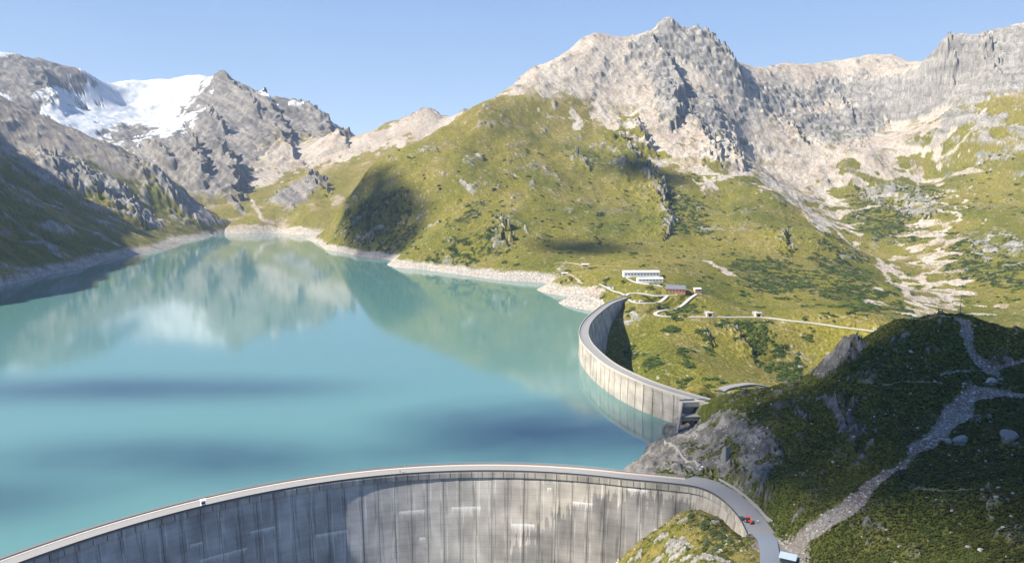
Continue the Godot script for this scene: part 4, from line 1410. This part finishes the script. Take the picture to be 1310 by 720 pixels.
func make_plants(m: Ground, k: Ground, n: Ground) -> void:
	var stone_m := plain("loose_stone", Color.WHITE, 0.95)
	stone_m.vertex_color_use_as_albedo = true
	var spots := []
	var tints := []
	# low alder and dwarf pine on the far slopes
	var w := m.us.size()
	for t in 160000:
		var i := int(pow(rng.randf(), 1.4) * (m.ds.size() - 1))
		var j := rng.randi_range(0, w - 1)
		var d := m.ds[i]
		var x: float = m.us[j] * d
		var h := m.h[i * w + j]
		if d > 2300.0 or h < -8.0 and x < 130.0 or h < -80.0 or h > 260.0 or m.layer[0][i * w + j] > 0.2:
			continue
		if m.col[i * w + j].r > 0.3 or abs(m.h[mini(i + 2, m.ds.size() - 1) * w + j] - h) < 0.25 and m.layer[3][i * w + j] < 0.3:
			continue
		var want: float = fine.get_noise_2d(x * 0.45, d * 0.45) + 0.5 * mid.get_noise_2d(x, d) + 0.42 * m.layer[3][i * w + j]
		if want < 0.46:
			continue
		var size := rng.randf_range(0.9, 2.3) * (1.0 + d / 2500.0)
		spots.append(Transform3D(spin(size, rng.randf_range(0.6, 1.0)), Vector3(x + rng.randf_range(-2, 2), h - 0.2, -d)))
		tints.append(Color(0.05, 0.075, 0.02) * rng.randf_range(0.7, 1.5))
	scatter("slope_shrubs", "low dark green shrubs scattered over the sunlit mountain slopes", "shrubs", leaf_clump(26, Vector3(1.2, 1.0, 1.2), 0.5, 0.4), "leaf", spots, tints)
	print("shrubs ", spots.size())
	# grass tufts and stones on the near hill
	spots = []
	tints = []
	var stones := []
	var stone_tints := []
	w = k.us.size()
	for t in 260000:
		var i := int(rng.randf() * (k.ds.size() - 1))
		var j := rng.randi_range(0, w - 1)
		var d := k.ds[i]
		var x: float = k.us[j] * d
		if d > 480.0 or k.h[i * w + j] < -3.0:
			continue
		var c := k.col[i * w + j]
		var p := Vector3(x + rng.randf_range(-0.4, 0.4), k.h[i * w + j], -d)
		if near_dam_gap(x, d) < 8.0:
			continue
		if k.layer[0][i * w + j] > 0.35:
			if rng.randf() < 0.22 and stones.size() < 16000:
				stones.append(Transform3D(spin(pow(rng.randf(), 3.0) * 0.75 + 0.12, 0.75), p))
				stone_tints.append(Color(0.36, 0.34, 0.31) * rng.randf_range(0.45, 1.35))
			continue
		if c.g < c.r * 0.98:
			if rng.randf() < 0.04:
				stones.append(Transform3D(spin(pow(rng.randf(), 3.0) * 0.8 + 0.12, 0.75), p))
				stone_tints.append(Color(0.36, 0.34, 0.32) * rng.randf_range(0.6, 1.3))
			continue
		if rng.randf() < 0.004:
			stones.append(Transform3D(spin(pow(rng.randf(), 2.5) * 0.8 + 0.2, 0.7), p))
			stone_tints.append(Color(0.3, 0.285, 0.26) * rng.randf_range(0.6, 1.3))
		elif spots.size() < 90000:
			spots.append(Transform3D(spin(rng.randf_range(0.7, 1.5)), p))
			tints.append(Color(c.r, c.g, c.b) * rng.randf_range(0.75, 1.35))
	var fold: Array = [spots, tints]
	w = n.us.size()
	for t in 30000:
		var i := int(rng.randf() * (n.ds.size() - 1))
		var j := rng.randi_range(0, w - 1)
		var d := n.ds[i]
		var x: float = n.us[j] * d
		if d < 230.0 or x < 40.0 or n.h[i * w + j] < -45.0 or near_dam_gap(x, d) < 6.0:
			continue
		var c := n.col[i * w + j]
		var p := Vector3(x, n.h[i * w + j], -d)
		if c.g < c.r * 0.98:
			if rng.randf() < 0.25:
				stones.append(Transform3D(spin(pow(rng.randf(), 3.0) * 0.7 + 0.12, 0.75), p))
				stone_tints.append(Color(0.27, 0.25, 0.225) * rng.randf_range(0.6, 1.3))
		else:
			fold[0].append(Transform3D(spin(rng.randf_range(0.7, 1.5)), p))
			fold[1].append(Color(c.r, c.g, c.b) * rng.randf_range(0.75, 1.35))
	scatter("grass_tufts", "rough green grass tufts covering the near hill and the knoll", "grass", blade_tuft(), "leaf", spots, tints)
	scatter("loose_stones", "grey loose stones strewn over the scree and rocks of the near hill", "stones", boulder_mesh(61), "loose_stone", stones, stone_tints)
	var heath := []
	var heath_tints := []
	w = k.us.size()
	for t in 60000:
		var i := int(rng.randf() * (k.ds.size() - 1))
		var j := rng.randi_range(0, w - 1)
		var d := k.ds[i]
		var x: float = k.us[j] * d
		var c := k.col[i * w + j]
		if d > 470.0 or k.h[i * w + j] < -2.0 or k.layer[0][i * w + j] > 0.2 or c.g < c.r or near_dam_gap(x, d) < 9.0:
			continue
		if mid.get_noise_2d(x * 4.0 + 900.0, d * 4.0) + 0.4 * fine.get_noise_2d(x * 3.0, d * 3.0) < 0.3:
			continue
		heath.append(Transform3D(spin(rng.randf_range(0.25, 0.8), rng.randf_range(0.5, 0.9)), Vector3(x, k.h[i * w + j], -d)))
		heath_tints.append(Color(0.05, 0.075, 0.022) * rng.randf_range(0.6, 1.6))
	scatter("heath_shrubs", "low dark heath clumps growing in patches on the near hill", "shrubs", leaf_clump(40, Vector3(1.2, 0.8, 1.2), 0.3, 0.4), "leaf", heath, heath_tints)
	print("heath ", heath.size())
	# bushes on the knoll below the near dam
	var proto: Node3D = null
	var leaf_deep := plain("bush_leaf", lin(0.045, 0.075, 0.022), 0.8)
	leaf_deep.vertex_color_use_as_albedo = true
	var bushes := [[86.2, 334.0, 1.9, "round dark green bush alone near the top of the knoll"], [89.5, 322.0, 2.6, "leafy bush at the upper left of the thicket, just under the lone round bush"], [92.0, 316.0, 2.3, "broad bush in the heart of the thicket on the knoll"], [94.5, 311.0, 2.5, "tall bush on the crown of the thicket facing the dam wall"], [88.0, 310.0, 1.8, "medium bush at the foot of the thicket's broad bush"], [97.0, 318.0, 1.7, "bush touching the base of the dam wall below the road bend"], [91.0, 302.0, 2.2, "bush low in the thicket, beside the open grass"], [96.5, 304.0, 1.6, "small bush between the thicket and the blue lane"], [84.5, 304.0, 1.4, "smallest bush on the open grass left of the thicket"], [79.5, 312.0, 1.2, "small green bush on the rocky left flank of the knoll"], [100.2, 307.0, 1.5, "green bush growing at the foot of the dam end beside the blue lane"], [87.0, 296.0, 1.9, "bush at the lowest edge of the knoll below the thicket"]]
	for b in bushes:
		var o: Node3D
		if proto == null:
			proto = thing("bush", "", "bush", Vector3.ZERO, 0.0, "bushes on the knoll")
			var st := tool()
			for q in 6:
				var an := TAU * q / 6.0
				tube(st, Vector3(0, -0.3, 0), Vector3(cos(an) * 0.5, 0.6, sin(an) * 0.5), 0.05, 0.02, 5)
			done(st, "stem", "timber", proto)
			add_mesh("crown", leaf_clump(420, Vector3(1.0, 0.85, 1.0), 0.13, 0.3), "bush_leaf", proto)
			o = proto
		else:
			o = proto.duplicate()
			o.name = numbered("bush")
			add_child(o)
		o.position = Vector3(b[0], n.at(b[0], b[1]) + 0.1, -b[1])
		o.rotation.y = rng.randf() * TAU
		o.scale = Vector3(b[2], b[2] * 0.85, b[2])
		o.set_meta("label", b[3])
	# bigger boulders that can be told apart
	var stones_big := [[206.4, 292.2, 3.6, "large pale grey boulder alone in dark grass above the footpath", "stone"], [193.1, 302.8, 3.4, "broad grey rock slab at the right edge of the rubble track", "stone"], [189.0, 305.5, 2.2, "grey block leaning against the broad slab beside the rubble track", "stone"], [158.2, 289.1, 1.7, "pale boulder lying at the lower bend of the rubble track", "stone_pale"], [161.5, 288.0, 1.1, "small white stone next to the pale boulder by the rubble track", "stone_pale"], [246.9, 365.7, 2.6, "light boulder beside the gravel road on the hill", "stone_pale"], [252.0, 367.0, 1.9, "grey boulder behind the light one beside the gravel road", "stone"], [150.0, 430.0, 1.6, "rock on the grassy rim above the lake corner", "stone"], [226.0, 405.0, 1.5, "white rock patch high on the grassy summit slope", "stone_pale"], [99.2, 283.5, 1.6, "squared pale stone block beside the blue lane", "stone_pale"], [101.0, 288.5, 0.8, "small white stone on the edge of the blue lane", "stone_pale"], [135.0, 275.0, 1.3, "dark edged stone at the foot of the rubble track", "stone"]]
	for b in stones_big:
		var g := k
		var o := thing("boulder", b[3], "boulder", Vector3(b[0], g.at(b[0], b[1]) + b[2] * 0.15, -b[1]), rng.randf() * TAU, "boulders on the near hill")
		add_mesh("rock", boulder_mesh(70 + int(b[0])), b[4], o)
		o.scale = Vector3(b[2], b[2] * 0.7, b[2] * 0.9)

# ------------------------------------------------------------------ houses and other things
func house(called: String, label: String, at: Vector3, turn: float, size: Vector3, roof: float, wall: String, top: String, openings: Array, group := "") -> Node3D:
	# size: length, eaves height, depth; the front looks along +z
	var o := thing(called, label, "building", at, turn, group)
	var st := tool()
	bx(st, Vector3(0, size.y / 2 - 1.0, 0), Vector3(size.x, size.y + 2.0, size.z))
	done(st, "wall", wall, o)
	st = tool()
	var ex := size.x / 2 + 0.5
	var ez := size.z / 2 + 0.6
	var y0 := size.y - 0.1
	var c := Vector3(0, y0 + roof * 0.3, 0)
	var a := [Vector3(-ex, y0, ez), Vector3(ex, y0, ez), Vector3(ex, y0 + roof, 0), Vector3(-ex, y0 + roof, 0), Vector3(-ex, y0, -ez), Vector3(ex, y0, -ez)]
	quad(st, [a[0], a[1], a[2], a[3]], c)
	quad(st, [a[4], a[5], a[2], a[3]], c)
	quad(st, [a[0], a[1], a[5], a[4]], c)
	tri(st, a[0], a[3], a[4], c)
	tri(st, a[1], a[2], a[5], c)
	done(st, "roof", top, o)
	for w in openings:
		# name, x along the front, height of the middle, width, height
		st = tool()
		bx(st, Vector3(w[1], w[2], size.z / 2 + 0.02), Vector3(w[3], w[4], 0.12))
		var p := done(st, w[0], "glass" if w[0] == "window" else "dark_metal", o)
		if w[0] == "window":
			st = tool()
			bx(st, Vector3(w[1], w[2] - w[4] / 2 - 0.08, size.z / 2 + 0.1), Vector3(w[3] + 0.3, 0.14, 0.3))
			done(st, "sill", wall, p)
	return o

func person(label: String, at: Vector3, turn: float, top: String, stride := 0.25) -> void:
	var o := thing("person", label, "person", at, turn, "people on foot")
	var st := tool()
	for s in [-1.0, 1.0]:
		tube(st, Vector3(s * 0.09, 0.9, 0), Vector3(s * 0.1, 0.47, s * stride * 0.5), 0.09, 0.065)
		tube(st, Vector3(s * 0.1, 0.47, s * stride * 0.5), Vector3(s * 0.1, 0.06, s * stride), 0.065, 0.05)
		bx(st, Vector3(s * 0.1, 0.04, s * stride + 0.05), Vector3(0.1, 0.09, 0.26))
	ball(st, Vector3(0, 0.95, 0), Vector3(0.18, 0.14, 0.13))
	done(st, "body", "cloth_dark", o)
	st = tool()
	tube(st, Vector3(0, 0.9, 0), Vector3(0, 1.36, 0), 0.16, 0.2, 10)
	ball(st, Vector3(0, 1.38, 0), Vector3(0.22, 0.1, 0.13))
	for s in [-1.0, 1.0]:
		tube(st, Vector3(s * 0.22, 1.38, 0), Vector3(s * 0.26, 1.1, -s * stride * 0.3), 0.06, 0.05)
		tube(st, Vector3(s * 0.26, 1.1, -s * stride * 0.3), Vector3(s * 0.25, 0.86, -s * stride * 0.5 + 0.08), 0.05, 0.04)
	done(st, "jacket", top, o)
	st = tool()
	tube(st, Vector3(0, 1.4, 0), Vector3(0, 1.54, 0), 0.06, 0.055)
	ball(st, Vector3(0, 1.62, 0.01), Vector3(0.085, 0.12, 0.1))
	ball(st, Vector3(0, 1.6, 0.11), Vector3(0.018, 0.03, 0.025), 6)
	for s in [-1.0, 1.0]:
		ball(st, Vector3(s * 0.25, 0.82, -s * stride * 0.5 + 0.1), Vector3(0.035, 0.08, 0.045), 6)
	done(st, "head", "skin", o)
	st = tool()
	ball(st, Vector3(0, 1.66, -0.015), Vector3(0.095, 0.1, 0.105))
	done(st, "hair", "cloth_dark", o)

func wheel(parent: Node3D, c: Vector3, r: float, wide: float) -> void:
	var st := tool()
	tube(st, c - Vector3(0, 0, wide / 2), c + Vector3(0, 0, wide / 2), r, r, 16)
	var o := done(st, "wheel", "tyre", parent)
	st = tool()
	tube(st, c - Vector3(0, 0, wide / 2 + 0.03), c + Vector3(0, 0, wide / 2 + 0.03), r * 0.55, r * 0.55, 12)
	done(st, "rim", "steel", o)

func van(label: String, at: Vector3, turn: float) -> void:
	var o := thing("parked_van", label, "van", at, turn, "white vans by the far dam")
	var st := tool()
	bx(st, Vector3(-0.5, 1.35, 0), Vector3(4.0, 1.9, 1.95), Basis(), 0.94)
	bx(st, Vector3(2.1, 0.85, 0), Vector3(1.4, 0.9, 1.9), Basis(), 0.92)
	done(st, "body", "white_paint", o)
	st = tool()
	bx(st, Vector3(1.42, 1.65, 0), Vector3(0.3, 0.75, 1.6), Basis(Vector3(0, 0, 1), 0.5))
	done(st, "windscreen", "glass", o)
	for x in [-1.7, 1.9]:
		for z in [-0.85, 0.85]:
			wheel(o, Vector3(x, 0.36, z), 0.36, 0.24)

func make_objects(m: Ground, k: Ground) -> void:
	var on_m := func(x: float, d: float, up := 0.0) -> Vector3: return Vector3(x, m.at(x, d) + up, -d)
	var on_k := func(x: float, d: float, up := 0.0) -> Vector3: return Vector3(x, k.at(x, d) + up, -d)
	var top := func(x_at: float) -> Vector3:
		# the skyline point of the hill in that direction
		var best := Vector3.ZERO
		var steep := -9.0
		var u := x_at / 430.0
		for i in range(380, 470):
			var hh := k.at(u * i, i)
			if (hh - 150.0) / i > steep:
				steep = (hh - 150.0) / i
				best = Vector3(u * i, hh, -i)
		return best
	var row := []
	for i in 11:
		row.append(["window", -25.0 + 5.0 * i, 3.2, 3.0, 1.3])
	house("long_hall", "long white hall with a pale roof on the grass above the dam road", on_m.call(203, 1142), 0.03, Vector3(56, 6.5, 13), 2.6, "white_paint", "light_roof", row)
	row = []
	for i in 7:
		row.append(["window", -15.0 + 5.0 * i, 2.6, 2.6, 1.1])
	house("low_hall", "shorter white hall with grey roof in front of the long hall", on_m.call(207, 1088), 0.03, Vector3(38, 4.6, 10), 2.0, "white_paint", "light_roof", row)
	house("flat_shed", "narrow dark roofed shed between the low hall and the brown house", on_m.call(207, 1050), -0.3, Vector3(16, 2.6, 5), 0.8, "concrete", "grey_roof", [["door", 2, 1.2, 2.2, 2.1]])
	row = []
	for i in 6:
		row.append(["window", -11.0 + 4.4 * i, 3.0, 2.0, 1.5])
	house("mountain_house", "reddish brown house with a steep dark grey roof beside the winding road", on_m.call(230, 1016), -0.25, Vector3(27, 5.4, 13), 5.0, "timber", "grey_roof", row)
	house("small_house", "small pink walled building at the top bend of the winding road", on_m.call(262, 1022), 0.1, Vector3(9, 5, 8), 1.5, "pink_wall", "light_roof", [["window", -2, 2.8, 1.6, 1.4], ["window", 2, 2.8, 1.6, 1.4]])
	house("hut", "small hut with light roof on a rock ledge above the shore track", on_m.call(136, 1345), 0.1, Vector3(12, 3, 6), 1.6, "timber", "light_roof", [["door", 0, 1.2, 1.2, 2.1]], "small huts above the shore")
	house("hut", "small hut with light roof right at the pale shore below the track", on_m.call(90, 1240), 0.1, Vector3(9, 2.8, 6), 1.4, "concrete_pale", "light_roof", [["door", 0, 1.2, 1.2, 2.1]], "small huts above the shore")
	house("flat_shed", "low shed with dark roof on the track near the far dam end", on_m.call(151, 1103), -0.5, Vector3(11, 2.4, 5), 0.7, "white_paint", "grey_roof", [["door", 1, 1.2, 2.0, 2.0]])
	van("white van parked by the lower road loop near the far dam end", on_m.call(165.5, 968.0, 0.1), 0.4)
	van("white van parked on the verge nearer to the brown house", on_m.call(173.0, 966.0, 0.1), 0.2)
	# tunnel mouths of the mountain road
	for q in [[251.0, 914.0, "pale concrete tunnel mouth where the mountain road enters the slope"], [315.5, 922.0, "pale concrete tunnel mouth at the far end of the dark shrub belt"]]:
		var t := thing("tunnel_portal", q[2], "tunnel", on_m.call(q[0], q[1], -0.2), 0.0, "tunnel mouths of the mountain road")
		var st := tool()
		for s in [-1.0, 1.0]:
			bx(st, Vector3(s * 3.1, 2.6, 0), Vector3(1.8, 5.2, 6))
		bx(st, Vector3(0, 5.6, 0), Vector3(8.4, 1.2, 6.4))
		done(st, "frame", "concrete_pale", t)
		st = tool()
		for s in [-1.0, 1.0]:
			bx(st, Vector3(s * 2.5, 2.4, -9.0), Vector3(0.6, 5.0, 12.0))
		bx(st, Vector3(0, 5.2, -9.0), Vector3(5.6, 0.5, 12.0))
		bx(st, Vector3(0, 2.4, -15.2), Vector3(5.6, 5.0, 0.5))
		done(st, "lining", "concrete", t)

	# things on the near dam
	person("person in dark clothes walking on the crest road over the middle of the near dam", Vector3(-59.4, 0, -371.5), 1.4, "cloth_dark")
	person("person in white top beside the walker in dark clothes on the crest road", Vector3(-57.6, 0, -371.2), 1.6, "cloth_white")
	person("person in dark clothes at the foot of the rising path by the lamp", Vector3(102.4, 0.0, -366.5), 0.5, "cloth_dark")
	person("person in white top standing next to the red tractor", Vector3(111.0, 0.0, -313.0), 2.0, "cloth_white")
	var cabin := thing("control_cabin", "small white cabin with dark window on the crest of the near dam", "cabin", Vector3(-147.0, 0, -331.0), 0.55)
	var st2 := tool()
	bx(st2, Vector3(0, 1.4, 0), Vector3(2.0, 2.8, 2.0))
	done(st2, "wall", "white_paint", cabin)
	st2 = tool()
	bx(st2, Vector3(0, 2.9, 0), Vector3(2.5, 0.25, 2.5))
	done(st2, "roof", "white_paint", cabin)
	st2 = tool()
	bx(st2, Vector3(0, 1.75, 1.0), Vector3(1.5, 0.8, 0.08))
	done(st2, "window", "glass", cabin)
	var lamp := thing("street_lamp", "lamp post with white globe beside the bend of the crest road", "lamp", Vector3(101.0, 0.0, -371.5))
	st2 = tool()
	tube(st2, Vector3.ZERO, Vector3(0, 3.0, 0), 0.09, 0.06)
	done(st2, "pole", "steel", lamp)
	st2 = tool()
	ball(st2, Vector3(0, 3.35, 0), Vector3(0.5, 0.5, 0.5), 12)
	done(st2, "globe", "white_paint", lamp)
	# red tractor
	var tr := thing("tractor", "red tractor with black wheels on the crest road at the dam end", "tractor", Vector3(107.0, 0.0, -313.5), -0.95)
	st2 = tool()
	bx(st2, Vector3(1.2, 1.15, 0), Vector3(1.9, 0.75, 0.95), Basis(), 0.9)
	bx(st2, Vector3(-0.5, 1.0, 0), Vector3(1.7, 0.6, 1.2))
	done(st2, "body", "red_paint", tr)
	st2 = tool()
	bx(st2, Vector3(-0.5, 2.55, 0), Vector3(1.8, 0.16, 1.6))
	done(st2, "roof", "red_paint", tr)
	st2 = tool()
	bx(st2, Vector3(-0.5, 1.9, 0), Vector3(1.4, 1.2, 1.3), Basis(), 0.92)
	done(st2, "cab", "glass", tr)
	for s in [-1.0, 1.0]:
		wheel(tr, Vector3(-0.9, 0.85, s * 0.85), 0.85, 0.5)
		wheel(tr, Vector3(1.5, 0.55, s * 0.75), 0.55, 0.36)
	st2 = tool()
	tube(st2, Vector3(0.9, 1.5, 0.3), Vector3(0.9, 2.3, 0.3), 0.05, 0.05)
	done(st2, "exhaust", "dark_metal", tr)
	var imp := thing("trailer", "dark implement trailer coupled behind the red tractor", "trailer", Vector3(104.9, 0.0, -316.2), -0.95)
	st2 = tool()
	bx(st2, Vector3(0, 0.9, 0), Vector3(2.0, 0.7, 1.6), Basis(), 1.1)
	tube(st2, Vector3(0.9, 0.6, 0), Vector3(2.0, 0.6, 0), 0.07, 0.07)
	done(st2, "body", "dark_metal", imp)
	for s in [-1.0, 1.0]:
		wheel(imp, Vector3(0, 0.42, s * 0.85), 0.42, 0.25)

	# road end, lane and retaining walls at the foot of the near hill
	st2 = tool()
	var lane := [Vector2(104.5, 306), Vector2(114.5, 306), Vector2(114.0, 297), Vector2(111.5, 288), Vector2(108.6, 276), Vector2(104, 258), Vector2(94, 258), Vector2(99.5, 276), Vector2(103.5, 288), Vector2(105.5, 297)]
	var pairs := [[0, 1], [9, 2], [8, 3], [7, 4], [6, 5]]
	for i in 4:
		var a: Vector2 = lane[pairs[i][0]]
		var b: Vector2 = lane[pairs[i][1]]
		var c: Vector2 = lane[pairs[i + 1][1]]
		var e: Vector2 = lane[pairs[i + 1][0]]
		quad(st2, [Vector3(a.x, -0.02, -a.y), Vector3(b.x, -0.02, -b.y), Vector3(c.x, -0.02, -c.y), Vector3(e.x, -0.02, -e.y)], Vector3(105, -9, -290))
	done(st2, "lane", "paving_blue", self).set_meta("kind", "structure")
	st2 = tool()
	var fill := [Vector2(98, 368), Vector2(104.5, 363), Vector2(108.8, 355), Vector2(112.2, 345), Vector2(114.6, 331), Vector2(115.4, 316), Vector2(115.4, 303), Vector2(108, 303), Vector2(109, 316), Vector2(107, 330), Vector2(103, 344), Vector2(95, 355), Vector2(88, 362)]
	var flat := Geometry2D.triangulate_polygon(PackedVector2Array(fill))
	for t in range(0, flat.size(), 3):
		var p := []
		for q in 3:
			var f: Vector2 = fill[flat[t + q]]
			p.append(Vector3(f.x, 0.008, -f.y))
		tri(st2, p[0], p[1], p[2], Vector3(105, -9, -330))
	done(st2, "forecourt", "asphalt", self).set_meta("kind", "structure")
	var wall := thing("retaining_wall", "low concrete wall following the hill side of the crest road bend", "wall")
	var wl := resample(PackedVector2Array([Vector2(106.5, 360.5), Vector2(110.4, 352), Vector2(113.4, 341), Vector2(115.4, 328), Vector2(116.0, 314.5), Vector2(118.6, 310)]), 3.0)
	var total: float = wl[wl.size() - 1].s
	var s := 0.0
	while s < total - 1.0:
		st2 = tool()
		sweep(st2, wl, s + 0.04, minf(s + 5.0, total) - 0.04, [Vector2(-0.6, 1.5), Vector2(0.0, 1.5), Vector2(0.0, -0.4), Vector2(-0.6, -0.4)], 3.0)
		done(st2, "wall_panel", "concrete", wall)
		s += 5.0
	var pier := thing("wall_pier", "tall narrow concrete slab at the end of the low wall by the lane", "wall", Vector3(119.6, -0.5, -309.0), 0.2)
	st2 = tool()
	bx(st2, Vector3(0, 2.4, 0), Vector3(0.7, 4.8, 3.0))
	bx(st2, Vector3(0, 4.9, 0), Vector3(1.0, 0.3, 3.3))
	done(st2, "slab", "concrete_pale", pier)
	var pillar := thing("rock_pillar", "upright grey rock pillar against the cliff above the road bend", "rock", on_k.call(112.5, 369.0, 1.0), 0.4)
	add_mesh("rock", boulder_mesh(91), "stone", pillar)
	pillar.scale = Vector3(3.4, 6.0, 3.0)
	# rising path with a low wall towards the intake
	var steps := thing("path_wall", "low pale wall along the rising path from the road bend to the lake corner", "wall")
	var pl := resample(curve_through([Vector2(101.5, 372.5), Vector2(99.5, 392), Vector2(96.5, 412), Vector2(94.5, 436)]), 4.0)
	total = pl[pl.size() - 1].s
	s = 0.0
	while s < total - 1.0:
		st2 = tool()
		var a := place(pl, s)
		var b := place(pl, minf(s + 6.0, total))
		var ha: float = maxf(k.at(a.p.x, a.p.y), -6.0) + 0.2
		var hb: float = maxf(k.at(b.p.x, b.p.y), -6.0) + 0.2
		var c := (on(a, 0, ha) + on(b, 0, hb)) * 0.5
		for f in [[[-0.3, 0.8], [0.3, 0.8]], [[-0.3, 0.8], [-0.3, -1.5]], [[0.3, 0.8], [0.3, -1.5]]]:
			quad(st2, [on(a, f[0][0], ha + f[0][1]), on(b, f[0][0], hb + f[0][1]), on(b, f[1][0], hb + f[1][1]), on(a, f[1][0], ha + f[1][1])], c)
		done(st2, "wall_panel", "concrete", steps)
		s += 6.0
	# spillway under the near end of the far dam
	var sp := thing("spillway", "concrete spillway with dark openings under the road at the far dam end", "spillway", Vector3(121.0, 0, -501.0), 0.12)
	st2 = tool()
	bx(st2, Vector3(8.0, -2.0, -1.0), Vector3(19.0, 3.6, 3.0))
	done(st2, "bridge_beam", "concrete_pale", sp)
	st2 = tool()
	bx(st2, Vector3(8.0, -9.0, -3.6), Vector3(19.0, 20.0, 1.0))
	done(st2, "back_wall", "concrete", sp)
	st2 = tool()
	bx(st2, Vector3(7.0, -9.6, 1.4), Vector3(17.0, 1.0, 9.0))
	done(st2, "apron", "concrete", sp)
	st2 = tool()
	bx(st2, Vector3(6.5, -11.6, 4.4), Vector3(16.0, 1.6, 1.0))
	done(st2, "lower_beam", "concrete_pale", sp)
	st2 = tool()
	bx(st2, Vector3(-1.2, -10.0, -1.5), Vector3(1.0, 19.0, 4.0))
	var wing := [Vector3(-1.4, 0.3, 0.5), Vector3(-0.2, 0.3, 0.5), Vector3(-9.8, -19.0, 16.5), Vector3(-11.0, -19.0, 16.5)]
	var low := []
	for p in wing:
		low.append(p - Vector3(0, 6, 0))
	quad(st2, wing, Vector3(-5, -14, 8))
	quad(st2, [wing[0], wing[3], low[3], low[0]], Vector3(-5, -14, 8))
	quad(st2, [wing[1], wing[2], low[2], low[1]], Vector3(-5, -14, 8))
	quad(st2, [wing[2], wing[3], low[3], low[2]], Vector3(-5, -14, 8))
	done(st2, "wing_wall", "concrete_pale", sp)

	# hut at the foot of the rubble track
	var hut := thing("shelter_hut", "dark hut with a flat pale blue metal roof at the foot of the rubble track", "hut", on_k.call(111.6, 278.5, 0.0), -0.5)
	hut.position.y = 0.0
	st2 = tool()
	bx(st2, Vector3(0, 0.9, 0), Vector3(5.6, 2.6, 3.4))
	done(st2, "wall", "dark_metal", hut)
	st2 = tool()
	bx(st2, Vector3(0, 2.45, 0), Vector3(6.6, 0.2, 4.6), Basis(Vector3(1, 0, 0), 0.12))
	mats["blue_roof"] = plain("blue_roof", lin(0.5, 0.58, 0.66), 0.35)
	done(st2, "roof", "blue_roof", hut)
	# mast and walkers on the hill top
	var mast := thing("mast", "thin dark mast with short crossbars on the hill top", "mast", top.call(267.7))
	st2 = tool()
	tube(st2, Vector3(0, -0.5, 0), Vector3(0, 10.5, 0), 0.22, 0.12)
	done(st2, "pole", "dark_metal", mast)
	st2 = tool()
	bx(st2, Vector3(0, 9.6, 0), Vector3(1.6, 0.1, 0.1))
	bx(st2, Vector3(0, 8.6, 0), Vector3(1.1, 0.1, 0.1))
	done(st2, "crossbar", "dark_metal", mast)
	for q in [[252.6, "cloth_dark", "person in dark clothes at one end of the group on the hill top"], [254.9, "cloth_blue", "person in blue top in the middle of the group on the hill top"], [257.0, "cloth_dark", "person in dark clothes at the mast end of the group on the hill top"], [264.0, "cloth_dark", "person in dark clothes close to the foot of the mast"], [270.4, "cloth_blue", "person in blue top just beyond the foot of the mast"]]:
		person(q[2], top.call(q[0]), rng.randf() * TAU, q[1], 0.1)
